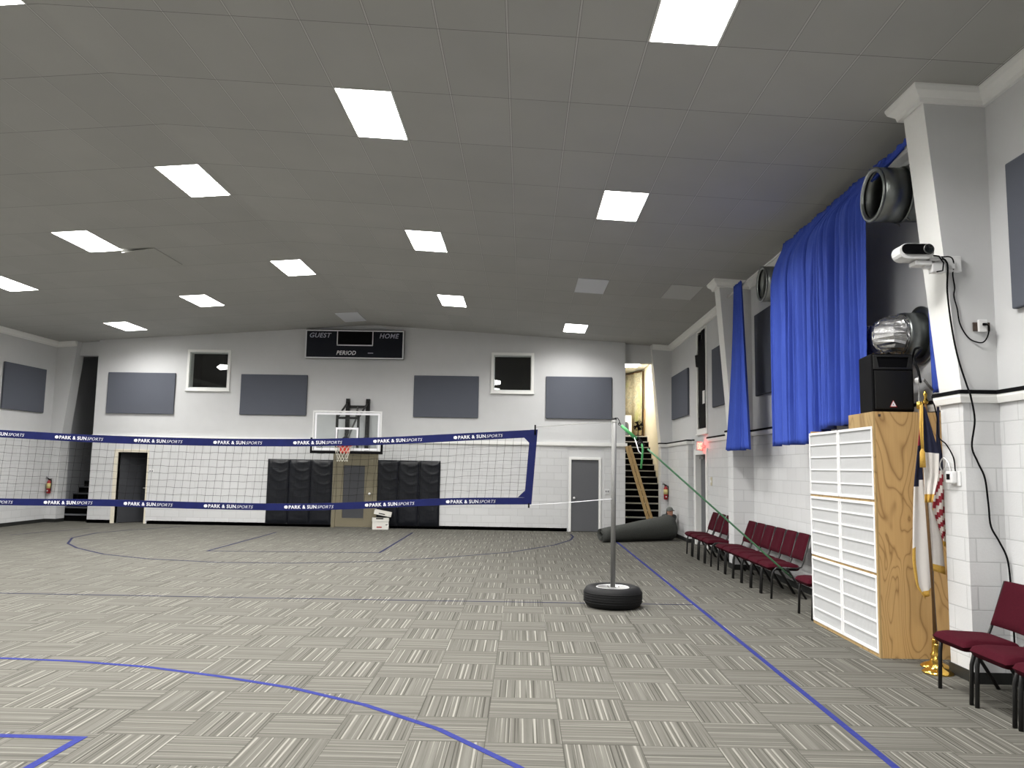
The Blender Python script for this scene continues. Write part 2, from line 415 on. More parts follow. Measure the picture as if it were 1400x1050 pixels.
def spline(pts, k=6):
    pts = [Vector(p) for p in pts]; q = [pts[0]]+pts+[pts[-1]]; out = []
    for i in range(1, len(q)-2):
        a, b, c, d = q[i-1], q[i], q[i+1], q[i+2]
        for j in range(k):
            t = j/k; out.append(.5*(2*b+(c-a)*t+(2*a-5*b+4*c-d)*t*t+(3*b-a-3*c+d)*t**3))
    return out+[pts[-1]]
def box(x0, x1, y0, y1, z0, z1): return MB().box(x0, x1, y0, y1, z0, z1)

# ------------------------------------------------------------------ the room
XR, XL, YF, YB = 4.2, -13.5, 22.2, -3.0
WX0, WX1 = -12.28, 2.88            # the far wall proper, between the two stair openings
def zc(x): return 5.5180-.05718*x if x > -4.34 else 6.07+.07*x
RX = -4.34
struct(box(XL-.2, XR+.3, YB-.2, 30, -.12, 0).build('floor', 'carpet', origin=(0, 0, 0)))
G0 = lambda k: 6.461+1.2192*k+.005
XC = [-1.409+.6086*4+.004, -1.409-.6086+.004, -1.409-.6086*6+.02, -7.91+.004, -7.91-5*.6086+.004]
LIT = [(0, -1), (0, 3), (0, 11), (1, 1), (1, 5), (1, 9), (2, -1), (2, 3), (2, 7), (3, 5), (3, 9), (4, 7), (4, 11),
       (0, -5), (1, -3), (2, -5), (3, -3), (3, 1), (4, -1), (4, 3), (4, -5)]
b = MB()
for xa, xb in ((RX, XR+.3), (XL-.3, RX)):
    hs = [[(XC[c], G0(k)), (XC[c]+.6, G0(k)), (XC[c]+.6, G0(k)+1.21), (XC[c], G0(k)+1.21)] for c, k in LIT if xa < XC[c] < xb]
    m = MB().slab('z', [(xa, YB-.2), (xb, YB-.2), (xb, 22.9), (xa, 22.9)], hs, 0, .03)
    sl = lambda x: (5.5180-.05718*x) if xa == RX else (6.07+.07*x)
    b.add([Vector((v.x, v.y, v.z+sl(v.x))) for v in m.v], m.f)
struct(b.build('ceiling', 'ceiling', origin=(0, 0, 0)))
ZS = 2.47                          # top of the block courses
# far wall, upper painted part with two window openings
W1 = (-9.61, -8.51, 3.87, 4.90); W2 = (-.87, .20, 3.93, 4.94)
hole = lambda q: [(q[0], q[2]), (q[1], q[2]), (q[1], q[3]), (q[0], q[3])]
struct(MB().slab('y', [(WX0, ZS-.02), (WX1, ZS-.02), (WX1, zc(WX1)+.05), (RX, zc(RX)+.05), (WX0, zc(WX0)+.05)], [hole(W1), hole(W2)], YF, YF+.25).build('wall_far_upper', 'paint', origin=(0, 0, 0)))
D1 = (-11.50, -10.66, -.01, 2.0); D3 = (1.25, 2.29, -.01, 2.36)
o_ = [(WX0, 0), (D1[0], 0), (D1[0], D1[3]), (D1[1], D1[3]), (D1[1], 0), (D3[0], 0), (D3[0], D3[3]), (D3[1], D3[3]), (D3[1], 0), (WX1, 0), (WX1, ZS-.02), (WX0, ZS-.02)]
struct(MB().slab('y', o_, [], YF, YF+.25).build('wall_far_lower', 'block', origin=(0, 0, 0)))
# plain infill around the right-hand door
struct(MB().slab('y', [(1.25, 0), (1.36, 0), (1.36, 2.02), (2.14, 2.02), (2.14, 0), (2.29, 0), (2.29, 2.36), (1.25, 2.36)], [], YF+.02, YF+.2).build('wall_far_infill', 'paint', origin=(0, 0, 0)))
# side and back walls
struct(box(XL-.2, XL, YB-.2, 23.2, 0, 5.3).build('wall_left', 'paint', origin=(0, 0, 0)))
struct(box(XL-.2, XR+.3, YB-.2, YB, 0, 5.85).build('wall_back', 'paint', origin=(0, 0, 0)))
DR = (18.02, 19.12, 2.16)          # doorway in the right wall
SLOT = (17.98, 18.86, 2.74, 5.05)  # tall window above it
struct(MB().slab('x', [(YB, 0), (DR[0], 0), (DR[0], DR[2]), (DR[1], DR[2]), (DR[1], 0), (22.7, 0), (22.7, 2.44), (YB, 2.44)], [], XR, XR+.2).build('wall_right_lower', 'block', origin=(0, 0, 0)))
struct(MB().slab('x', [(YB, 2.44), (22.7, 2.44), (22.7, 5.42), (YB, 5.42)], [[(SLOT[0], SLOT[2]), (SLOT[1], SLOT[2]), (SLOT[1], SLOT[3]), (SLOT[0], SLOT[3])]], XR, XR+.2).build('wall_right_upper', 'paint', origin=(0, 0, 0)))
struct(box(4.08, XR, 19.5, 22.19, 0, 2.44).build('wall_right_corner_blocks', 'block', origin=(0, 0, 0)))
struct(box(XL, XL+.02, YB, 22.18, 0, 2.44).build('wall_left_lower', 'block', origin=(0, 0, 0)))

def column(n, side, xf, xt, y0, y1):
    """block pilaster below, tapered painted frame above; xf front at the ledge, xt front under the ceiling"""
    xw = XR if side > 0 else XL
    a, c = sorted((xf, xw))
    struct(box(a, c, y0, y1, 0, 2.45).build('column_base_%s' % n, 'block', origin=(0, 0, 0)))
    zt = zc(xt)+.06
    q = [(xf, y0, 2.45), (xw, y0, 2.45), (xw, y1, 2.45), (xf, y1, 2.45), (xt, y0, zt), (xw, y0, zt), (xw, y1, zt), (xt, y1, zt)]
    m = MB().hexa(q); m.mi = [0]*6; m.mi[5 if side > 0 else 3] = 1     # the face toward the hall is a white board
    struct(m.build('column_%s' % n, ['paint', 'white'], origin=(0, 0, 0)))
column('near', 1, 3.88, 3.62, 6.96, 7.33)
column('middle', 1, 3.83, 3.60, 14.40, 14.76)
column('far_right', 1, 3.88, 3.62, 22.2, 22.62)
column('far_left', -1, -13.17, -12.9, 22.2, 22.62)
# header walls over the two stair openings
struct(box(WX1-.02, 3.75, 22.42, 22.62, 4.80, 5.42).build('wall_far_header_right', 'paint', origin=(0, 0, 0)))
struct(box(-13.0, WX0+.02, 22.42, 22.62, 4.78, 5.42).build('wall_far_header_left', 'paint', origin=(0, 0, 0)))

# crown moulding along the right wall and around its columns, and on the left
CP = [(0, -.13), (-.035, -.13), (-.045, -.09), (-.10, -.04), (-.115, 0), (-.115, .06), (0, .06)]
def crown(name, pts):
    struct(MB().sweep([(x, y, zc(x)-.012) for x, y in pts], CP).build(name, 'white', origin=(0, 0, 0)))
CPX = lambda xt: xt+.012
crown('trim_crown_right_1', [(XR, YB), (XR, 6.96), (3.625, 6.96), (3.625, 7.33), (XR, 7.33), (XR, 14.40), (3.605, 14.40), (3.605, 14.76), (XR, 14.76), (XR, 22.2), (3.64, 22.2)])
crown('trim_crown_left', [(-12.92, 22.2), (XL, 22.2), (XL, YB)])
# ledge trims on top of the blocks: white moulding with a black strip above
LP = [(0, -.05), (-.03, -.05), (-.045, .0), (-.045, .025), (0, .025)]
BP = [(0, .025), (-.05, .025), (-.05, .06), (0, .06)]
def ledge(i, pts, black=True):
    pts = [(x, y, 2.455) for x, y in pts]
    struct(MB().sweep(pts, LP).build('trim_ledge_%d' % i, 'white', origin=(0, 0, 0)))
    if black: struct(MB().sweep(pts, BP).build('trim_ledge_strip_%d' % i, 'blackline', origin=(0, 0, 0)))
ledge(1, [(XR, YB), (XR, 6.96), (3.88, 6.96), (3.88, 7.33), (XR, 7.33), (XR, 14.40), (3.83, 14.40), (3.83, 14.76), (XR, 14.76), (XR, 17.86)])
ledge(2, [(XR, 19.3), (XR, 19.5), (4.08, 19.5), (4.08, 22.2), (3.88, 22.2), (3.88, 22.4)])
struct(MB().sweep([(WX1, 22.42, 2.43), (WX1, YF, 2.43), (WX0, YF, 2.43)][::-1], [(0, -.06), (.02, -.06), (.05, -.03), (.05, .055), (0, .055)]).build('trim_ledge_far', 'white', origin=(0, 0, 0)))
struct(MB().sweep([(XL+.02, 22.2, 2.43), (XL+.02, YB, 2.43)], LP).build('trim_ledge_left', 'white', origin=(0, 0, 0)))
# baseboards
SP = [(0, 0), (-.012, 0), (-.012, .095), (0, .095)]
def base(name, pts): struct(MB().sweep([(x, y, 0) for x, y in pts], SP).build(name, 'darkbase', origin=(0, 0, 0)))
base('baseboard_right_1', [(XR, YB), (XR, 6.96), (3.88, 6.96), (3.88, 7.33), (XR, 7.33), (XR, 14.40), (3.83, 14.40), (3.83, 14.76), (XR, 14.76), (XR, DR[0]-.1)])
base('baseboard_right_2', [(XR, DR[1]+.1), (XR, 19.5), (4.08, 19.5), (4.08, 22.2), (3.88, 22.2), (3.88, 22.6)])
for i, (a, c) in enumerate(((WX0, -11.6), (-10.58, -5.34), (-4.1, 1.25), (2.29, WX1))):
    base('baseboard_far_%d' % (i+1), [(c, YF), (a, YF)][::-1])
base('baseboard_left', [(-13.17, 22.6), (-13.17, 22.2), (XL+.02, 22.2), (XL+.02, YB)])

# ---- ceiling fixtures
def ceil_mat(x0, x1, y0, y1):
    xm = (x0+x1)/2; s = -.05718 if xm > RX else .07
    return lambda x, y, d: Vector((x, y, zc(xm)+s*(x-xm)-d))
def ceiling_light(x0, y0, label, lit='lit', cat='ceiling light', name='ceiling_light', group='ceiling light panels', gain=1.0):
    x1, y1 = x0+.6, y0+1.21; F = ceil_mat(x0, x1, y0, y1); xm, ym = (x0+x1)/2, (y0+y1)/2
    t = empty(name, F(xm, ym, 0), label, cat, group); on_ = lit == 'lit'
    lo, hi, e = (.004, -.075, .012) if on_ else (.010, -.002, .012)
    f = MB()
    for a, c, d, g in ((x0, x1, y0, y0+e), (x0, x1, y1-e, y1), (x0, x0+e, y0+e, y1-e), (x1-e, x1, y0+e, y1-e)):
        f.hexa([F(a, d, lo), F(c, d, lo), F(c, g, lo), F(a, g, lo), F(a, d, hi), F(c, d, hi), F(c, g, hi), F(a, g, hi)])
    f.build('frame', 'white' if on_ else lit, t)
    d = MB(); z = -.045 if on_ else .006
    d.hexa([F(x0+e, y0+e, z), F(x1-e, y0+e, z), F(x1-e, y1-e, z), F(x0+e, y1-e, z), F(x0+e, y0+e, z-.02), F(x1-e, y0+e, z-.02), F(x1-e, y1-e, z-.02), F(x0+e, y1-e, z-.02)])
    d.build('diffuser', 'litdim' if gain < 1 else lit, t)
    if on_:      # the tubes' downward light, with the narrower spread of a prismatic lens
        la = bpy.data.lights.new('tube_light', 'AREA'); la.shape = 'RECTANGLE'; la.size = .56; la.size_y = 1.16; la.energy = TUBE_W*gain; la.spread = math.radians(150)
        la.color = (1, .985, .955); lo_ = bpy.data.objects.new('tube_light', la); COL.objects.link(lo_); lo_.parent = t
        lo_.location = (0, 0, .035); lo_.rotation_euler = (0, math.atan(.05718 if xm > RX else -.07), 0)
    return t
LIGHTS = [(0, -1, 'large lit ceiling panel cut off by the top edge, right of centre'), (0, 3, 'lit ceiling panel high above the steel post on a tyre'),
          (0, 11, 'small lit ceiling panel close to the far wall, above the right grey door'),
          (1, 1, 'large lit ceiling panel left of centre with two rows of tiny dots'), (1, 5, 'lit ceiling panel with jagged bright edge, middle of the hall'),
          (1, 9, 'small lit ceiling panel right of the scoreboard'),
          (2, -1, 'lit ceiling panel showing one corner at the top left corner'), (2, 3, 'lit ceiling panel left of the large dotted one, over the net'),
          (2, 7, 'lit ceiling panel in line above the scoreboard left end'),
          (3, 5, 'lit ceiling panel beside the sagging ceiling tile'), (3, 9, 'lit ceiling panel above the left far-wall window'),
          (4, 7, 'lit ceiling panel cut by the left edge above the left wall'), (4, 11, 'small lit ceiling panel nearest the left far corner')]
for c, k, lb in LIGHTS: ceiling_light(XC[c], G0(k), lb, gain={11: .55, -1: 1.25}.get(k, 1.0))
for c, k in LIT[13:]:
    ceiling_light(XC[c], G0(k), 'lit ceiling panel over the part of the hall behind the viewer', group='ceiling light panels behind the viewer')
ceiling_light(XC[0], G0(7), 'unlit pale blue ceiling panel right of the middle', 'unlit', 'ceiling panel', 'ceiling_panel', 'unlit ceiling panels')
ceiling_light(-1.409+.6086*7, G0(7), 'unlit grey ceiling panel near the middle right column', 'unlit2', 'ceiling panel', 'ceiling_panel', 'unlit ceiling panels')
ceiling_light(XC[2]+.02, G0(11)+.4, 'unlit pale ceiling panel just in front of the scoreboard', 'unlit', 'ceiling panel', 'ceiling_panel', 'unlit ceiling panels')
# a tile that has slipped out of the grid
F = ceil_mat(-7.3, -6.7, 13.6, 14.9)
q = [F(-7.30, 13.70, .07), F(-6.72, 13.72, .012), F(-6.72, 14.9, .012), F(-7.30, 14.9, .05)]
b = MB().hexa(q+[p+Vector((0, 0, .012)) for p in q]); MT['tile'] = plain('grey_ceiling_tile', (.42, .42, .40, 1), .85, spec=.1)
tag(b.build('ceiling_tile', 'tile'), 'sagging grey ceiling tile dropped out of the grid beside a lit panel', 'ceiling tile')

# ---- far wall windows and doors
for i, (x0, x1, z0, z1) in enumerate((W1, W2)):
    t = struct(empty('window_%d' % (i+1), ((x0+x1)/2, YF, z0)))
    e = .075
    fr = MB().slab('y', [(x0-e, z0-e), (x1+e, z0-e), (x1+e, z1+e), (x0-e, z1+e)], [[(x0, z0), (x1, z0), (x1, z1), (x0, z1)]], YF-.03, YF+.02)
    fr.slab('y', [(x0-.001, z0-.001), (x1+.001, z0-.001), (x1+.001, z1+.001), (x0-.001, z1+.001)], [[(x0+.02, z0+.02), (x1-.02, z0+.02), (x1-.02, z1-.02), (x0+.02, z1-.02)]], YF+.0, YF+.22)
    fr.box(x0-e-.02, x1+e+.02, YF-.06, YF+.01, z0-e-.025, z0-e)
    fr.build('window_frame', 'white', t, .006)
    box(x0+.0, x1-.0, YF-.012, YF-.004, z0+.0, z1).build('window_pane', 'clear', t)
for nm, x0, x1 in (('wall_added_window_box', -10.6, -7.4), ('wall_added_window_box.001', -2.0, 1.4)):  # added dark boxes behind the panes, backing the reflection panels
    struct(MB().box(x0, x1, 25.4, 25.5, 3.4, 5.7).box(x0-.1, x0, YF+.25, 25.5, 3.4, 5.7).box(x1, x1+.1, YF+.25, 25.5, 3.4, 5.7).box(x0, x1, YF+.25, 25.5, 3.3, 3.4).box(x0, x1, YF+.25, 25.5, 5.65, 5.75).build(nm, 'boxdark', origin=(0, 0, 0)))
MT['blobglow'] = emit('reflection_blob_glow', (1, .98, .94, 1), 1.2)
def reflection_panel(x0, x1, y, z0, z1, label):  # added lit panel behind the glass, imitating a reflection of the hall lights
    t = empty('reflection_blob', ((x0+x1)/2, y, z0), label, 'lamp', 'added reflection blobs behind the dark windows')
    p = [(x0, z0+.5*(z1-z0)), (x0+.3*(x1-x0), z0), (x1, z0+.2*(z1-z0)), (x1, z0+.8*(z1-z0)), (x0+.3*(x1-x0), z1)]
    MB().slab('y', p, [], y, y+.04).build('shade', 'blobglow', t); box((x0+x1)/2-.01, (x0+x1)/2+.01, y+.01, y+.03, z1-.02, 5.645).build('stem', 'blackmetal', t)
reflection_panel(-9.80, -9.40, 24.6, 4.68, 4.86, 'added white reflection blob at the right edge of the left far window')
reflection_panel(-1.03, -.75, 24.6, 4.33, 4.50, 'upper added white reflection blob at the left edge of the right far window')
reflection_panel(-1.03, -.77, 24.5, 4.12, 4.23, 'lower added white reflection blob at the left edge of the right far window')
# door 1: left, ajar into a dark room
t = struct(empty('door_1', (D1[0], YF, 0)))
MB().slab('y', [(D1[0]-.11, 0), (D1[0], 0), (D1[0], 2.0), (D1[1], 2.0), (D1[1], 0), (D1[1]+.035, 0), (D1[1]+.035, 2.08), (D1[0]-.11, 2.08)], [], YF-.025, YF+.14).build('door_frame', 'cream', t, .006)
mt = Matrix.Translation((D1[0]+.02, YF+.12, 0)) @ Matrix.Rotation(math.radians(46), 4, 'Z')
box_ = MB().box(0, .80, 0, .042, .012, 1.98, mt); leaf = box_.build('door_leaf', 'doordark', t, .003)
h = MB().tube([mt @ Vector((.74, -.0, .98)), mt @ Vector((.74, -.05, .98)), mt @ Vector((.64, -.055, .98))], .011); h.build('door_handle', 'bright', leaf)
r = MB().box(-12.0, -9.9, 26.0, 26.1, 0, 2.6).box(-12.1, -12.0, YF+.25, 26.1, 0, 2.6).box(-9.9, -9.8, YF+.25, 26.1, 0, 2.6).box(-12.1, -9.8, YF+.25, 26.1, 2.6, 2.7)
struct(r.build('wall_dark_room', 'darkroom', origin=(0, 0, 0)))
# door 2: olive door behind the hoop
t = struct(empty('door_2', (-4.72, YF, 0)))
MB().slab('y', [(-5.36, 0), (-5.25, 0), (-5.25, 2.02), (-4.2, 2.02), (-4.2, 0), (-4.09, 0), (-4.09, 2.12), (-5.36, 2.12)], [], YF-.045, YF-.001).build('door_frame', 'olive', t, .006)
lf = MB().slab('y', [(-5.245, .02), (-4.205, .02), (-4.205, 2.015), (-5.245, 2.015)], [[(-5.06, .26), (-4.45, .26), (-4.45, 1.74), (-5.06, 1.74)]], YF-.032, YF-.002)
lf.slab('y', [(-5.08, .24), (-4.43, .24), (-4.43, 1.76), (-5.08, 1.76)], [[(-5.055, .265), (-4.455, .265), (-4.455, 1.735), (-5.055, 1.735)]], YF-.04, YF-.02)
leaf = lf.build('door_leaf', 'olive', t)
box(-5.06, -4.45, YF-.02, YF-.004, .26, 1.74).build('door_panel', 'doorglass', leaf)
MB().lathe([(.012, -.032), (.012, -.07), (.032, -.085), (.036, -.105), (.025, -.12), (.001, -.122)], (-4.29, YF, .95), 'y', 14).build('door_knob', 'bright', leaf)
# door 3: plain grey door on the right
t = struct(empty('door_3', (1.75, YF, 0)))
MB().slab('y', [(1.30, 0), (1.365, 0), (1.365, 2.0), (2.135, 2.0), (2.135, 0), (2.20, 0), (2.20, 2.07), (1.30, 2.07)], [], YF-.012, YF+.14).build('door_frame', 'white', t, .005)
leaf = box(1.37, 2.13, YF+.03, YF+.075, .012, 1.995).build('door_leaf', 'doorgrey', t, .003)
MB().lathe([(.035, .03), (.035, .02), (.012, .018), (.012, -.02), (.03, -.03), (.033, -.05), (.02, -.065), (.001, -.066)], (1.45, YF, .93), 'y', 14).build('door_knob', 'bright', leaf)
# door 4: in the right wall
t = struct(empty('door_4', (XR, 18.57, 0)))
MB().slab('x', [(DR[0]-.09, 0), (DR[0]+.03, 0), (DR[0]+.03, 2.13), (DR[1]-.03, 2.13), (DR[1]-.03, 0), (DR[1]+.09, 0), (DR[1]+.09, 2.27), (DR[0]-.09, 2.27)], [], XR-.035, XR+.19).build('door_frame', 'white', t, .006)
leaf = box(XR+.10, XR+.145, DR[0]+.035, DR[1]-.035, .012, 2.125).build('door_leaf', 'doorgrey', t, .003)
MB().tube([(XR+.10, 18.2, 1.0), (XR+.04, 18.2, 1.0), (XR+.04, 18.32, 1.0)], .012).build('door_handle', 'bright', leaf)
box(XR+.02, XR+.10, 18.5, 18.9, 2.03, 2.10).build('door_closer', 'steel', leaf)
# tall slot window above door 4
t = struct(empty('window_3', (XR, 18.42, SLOT[2])))
e = .07
MB().slab('x', [(SLOT[0]-e, SLOT[2]-e-.05), (SLOT[1]+e, SLOT[2]-e-.05), (SLOT[1]+e, SLOT[3]+.05), (SLOT[0]-e, SLOT[3]+.05)], [[(SLOT[0], SLOT[2]), (SLOT[1], SLOT[2]), (SLOT[1], SLOT[3]), (SLOT[0], SLOT[3])]], XR-.03, XR+.12).box(XR-.05, XR, SLOT[0]-.1, SLOT[1]+.1, SLOT[2]-e-.08, SLOT[2]-e-.04).build('window_frame', 'white', t, .006)
box(XR+.08, XR+.09, SLOT[0], SLOT[1], SLOT[2], SLOT[3]).build('window_pane', 'white', t)

# ---- stair rooms behind the far corners
def stairs(x0, x1, label, lit):
    n, rise, run, y0 = 15, .192, .278, 22.72
    t = empty('staircase', ((x0+x1)/2, y0, 0), label, 'staircase')
    for i in range(n):
        m = MB(); m.box(x0, x1, y0+i*run, y0+(i+1)*run if i < n-1 else y0+n*run, 0, (i+1)*rise-.03)
        st = m.build('step', 'tread', t)
        box(x0, x1, y0+i*run-.02, y0+(i+1)*run, (i+1)*rise-.03, (i+1)*rise).build('nosing', 'nosing' if lit else 'darkroom', st)  # darker on the unlit stairs: missing light put into the nosing colour
    return n*rise, y0+n*run
lz, ly = stairs(2.92, 4.195, 'black carpeted stairs with pale nosings, rising behind the right end of the far wall', True)
stairs(-13.49, -12.3, 'dark unlit stairs in the opening at the left end of the far wall', False)
struct(box(2.5, 4.5, ly, 30.4, lz-.2, lz).build('floor_upper', 'brownboard', origin=(0, 0, 0)))
struct(box(2.2, 4.6, 30.4, 30.5, 0, 5.4).build('wall_upper_back', 'cream', origin=(0, 0, 0)))
struct(box(XR, XR+.15, 22.7, 30.4, 0, 5.35).build('wall_upper_right', 'cream', origin=(0, 0, 0)))
struct(box(2.72, 2.9, 22.45, 30.4, 0, 5.35).build('wall_upper_left', 'cream', origin=(0, 0, 0)))
struct(box(2.6, 4.4, 22.64, 30.5, 5.26, 5.36).build('ceiling_upper', 'white', origin=(0, 0, 0)))
struct(MB().box(-13.7, -13.5, 22.7, 30, 0, 5.3).box(-12.28, -12.1, 22.45, 30, 0, 5.3).box(-13.7, -12.1, 29.9, 30, 0, 5.3).box(-13.7, -12.1, 22.64, 30, 5.26, 5.36).build('wall_dark_stairwell', 'darkstair', origin=(0, 0, 0)))
t = empty('stair_light', (3.5, 26.1, 5.25), 'lit white panel on the ceiling above the right stairs', 'ceiling light')
box(3.16, 3.84, 25.6, 26.5, 5.215, 5.26).build('frame', 'white', t); box(3.2, 3.8, 25.64, 26.46, 5.205, 5.215).build('diffuser', 'litwarm', t)
# things at the top of the stairs
t = empty('canvas_backdrop', (3.8, 28.6, lz), 'yellow and green painted canvas backdrop standing at the top of the stairs', 'backdrop')
a, c = Vector((4.10, 27.2, 0)), Vector((3.35, 29.9, 0))
g = []
for i in range(25):
    u = i/24; p = a.lerp(c, u); wv = .03*math.sin(u*24)
    g.append([p+Vector((wv, wv*.3, lz+.02)), p+Vector((wv, wv*.3, lz+1.2)), p+Vector((wv*.6, 0, 5.16))])
MB().grid(g).build('canvas', 'canvas', t, solid=.006)
MB().tube([a+Vector((0, 0, 5.17)), c+Vector((0, 0, 5.17))], .025).build('top_batten', 'polewood', t)
for p in (a, c): MB().tube([p+Vector((.05, 0, lz)), p+Vector((.05, 0, 5.17))], .02).build('support_pole', 'polewood', t)
t = empty('pedestal_fan', (3.93, 26.95, lz), 'small black fan on a stand at the top of the right stairs', 'fan')
MB().lathe([(.16, lz), (.16, lz+.02), (.03, lz+.05), (.001, lz+.05)], (3.93, 26.95, 0), 'z', 18).build('base', 'black', t)
MB().tube([(3.93, 26.95, lz+.04), (3.93, 26.95, lz+.35)], .015).build('pole', 'black', t)
hd = MB().lathe([(.04, -.02), (.07, .02), (.06, .12), (.001, .13)], (3.93, 26.93, lz+.36), 'y', 14).build('motor_housing', 'black', t)
gm = MB()
for rr, yy in ((.17, -.05), (.13, -.075), (.08, -.085), (.17, .0), (.12, .03)):
    gm.tube([(3.93+rr*math.cos(q*math.pi/12), 26.9+yy, lz+.36+rr*math.sin(q*math.pi/12)) for q in range(24)], .005, 5, closed=True)
for q in range(16):
    an = q*math.pi/8; gm.tube([(3.93, 26.81, lz+.36), (3.93+.17*math.cos(an), 26.85, lz+.36+.17*math.sin(an)), (3.93+.17*math.cos(an), 26.9, lz+.36+.17*math.sin(an)), (3.93+.1*math.cos(an), 26.93, lz+.36+.1*math.sin(an))], .0035, 4)
gm.build('guard', 'black', t)
bl = MB()
for q in range(4):
    an = q*math.pi/2+.4; d = Vector((math.cos(an), 0, math.sin(an))); e = Vector((-math.sin(an), 0, math.cos(an))); o = Vector((3.93, 26.87, lz+.36))
    bl.hexa([o+d*.02+e*.01, o+d*.15+e*.06+Vector((0, .03, 0)), o+d*.15-e*.05-Vector((0, .02, 0)), o+d*.02-e*.02, o+d*.02+e*.01+Vector((0, .003, 0)), o+d*.15+e*.06+Vector((0, .033, 0)), o+d*.15-e*.05-Vector((0, .017, 0)), o+d*.02-e*.02+Vector((0, .003, 0))])
bl.build('blades', 'black', t)
mt = Matrix.Translation((3.55, 27.6, lz)) @ Matrix.Rotation(math.radians(-8), 4, 'X')
t = empty('arched_board', (3.55, 27.6, lz), 'white board with a grey painted arch leaning at the top of the stairs', 'board')
MB().box(-.1, .26, 0, .02, 0, .78, mt).build('board', 'white', t)
ar = [(-.02, .05)]+[(.07+.09*math.cos(q*math.pi/10), .42+.12*math.sin(q*math.pi/10)) for q in range(10, -1, -1)]+[(.16, .05)]
m = MB().slab('y', ar, [], -.004, 0); m.v = [mt @ p for p in m.v]; m.build('arch', 'panel', t)
tag(MB().tube([(4.14, 26.95, lz), (4.165, 27.0, lz+.95)], .02).build('wooden_post', 'lumber'), 'thin wooden post leaning beside the canvas backdrop', 'post')

# ---- acoustic panels
def acoustic(plane, a0, a1, z0, z1, label):
    m = MB()
    if plane == 'far': m.box(a0, a1, YF-.055, YF-.002, z0, z1)
    elif plane == 'right': m.box(XR-.055, XR-.002, a0, a1, z0, z1)
    else: m.box(XL+.002, XL+.055, a0, a1, z0, z1)
    return tag(m.build('acoustic_panel', 'panel', bevel=.012), label, 'acoustic panel', 'grey acoustic wall panels')
acoustic('far', -11.93, -9.99, 3.10, 4.28, 'grey acoustic panel on the far wall above the ajar left door')
acoustic('far', -8.10, -6.19, 3.12, 4.28, 'grey acoustic panel between the left far window and the hoop')
acoustic('far', -3.14, -1.29, 3.13, 4.32, 'grey acoustic panel right of the hoop, left of the right window')
acoustic('far', .62, 2.49, 3.15, 4.35, 'grey acoustic panel above the right grey door and net post')
acoustic('left', 19.95, 21.72, 3.05, 4.27, 'grey acoustic panel on the left side wall')
acoustic('right', 19.86, 22.0, 3.15, 4.36, 'grey acoustic panel beside the right stairs on the right wall')
acoustic('right', 15.2, 17.27, 3.14, 4.43, 'grey acoustic panel half hidden behind the middle column')
acoustic('right', 12.2, 14.05, 3.10, 4.57, 'grey acoustic panel between the narrow and the wide blue curtain')
acoustic('right', 4.7, 6.63, 3.18, 4.46, 'grey acoustic panel cut by the right edge of the photo')

# ---- black sheet over the slot window
P = [(18.29, 5.04), (17.99, 5.04), (17.97, 2.74), (18.58, 2.74), (18.64, 3.0), (18.58, 3.01), (18.63, 4.21), (18.9, 4.25), (19.0, 4.55), (18.68, 4.52), (18.6, 4.72), (18.44, 4.84), (18.3, 4.84)]
tag(MB().slab('x', P, [], XR-.045, XR-.033).build('window_cover', 'blackline'), 'torn black sheet hanging over the tall narrow window', 'window cover')
tag(box(XR-.052, XR-.046, 17.98, 18.2, 3.3, 3.6).build('paper_note', 'white'), 'small white paper on the torn black window sheet', 'paper')

# ---- exit sign
t = empty('exit_sign', (4.12, 18.15, 2.33), 'red lit exit sign above the door in the right wall', 'exit sign')
mt = Matrix.Translation((4.08, 18.2, 2.22)) @ Matrix.Rotation(math.radians(52), 4, 'Z')
bd = MB().box(-.15, .15, 0, .05, 0, .21, mt).build('housing', 'plasticw', t, .008)
ax = (mt.to_3x3() @ Vector((1, 0, 0)))
MB().text('EXIT', .20, mt @ Vector((-.125, -.002, .035)), ax, (0, 0, 1), bold=.008, depth=.002, width=.25).build('lettering', 'exitred', bd)
MB().tube([mt @ Vector((.1, .04, .1)), (XR, 18.15, 2.32)], .015).build('bracket', 'plasticw', t)

# ---- switch plates
def plate(x, z, label, mat='plasticw'):
    t = empty('light_switch', (x, YF, z), label, 'light switch')
    box(x-.065, x+.065, YF-.012, YF-.001, z-.065, z+.065).build('plate', mat, t, .004)
    for d in (-.03, .03): box(x+d-.012, x+d+.012, YF-.018, YF-.01, z-.025, z+.025).build('rocker', 'panel' if mat == 'plasticw' else mat, t)
plate(2.37, 1.13, 'white switch plate right of the right grey door'); plate(-10.53, 1.48, 'white switch plate right of the ajar left door')
t = empty('light_switch', (XR, 17.6, 1.5), 'beige switch plate beside the door in the right wall', 'light switch')
box(XR-.012, XR-.001, 17.53, 17.67, 1.43, 1.62).build('plate', 'beige', t, .004); box(XR-.02, XR-.01, 17.58, 17.62, 1.5, 1.55).build('rocker', 'white', t)

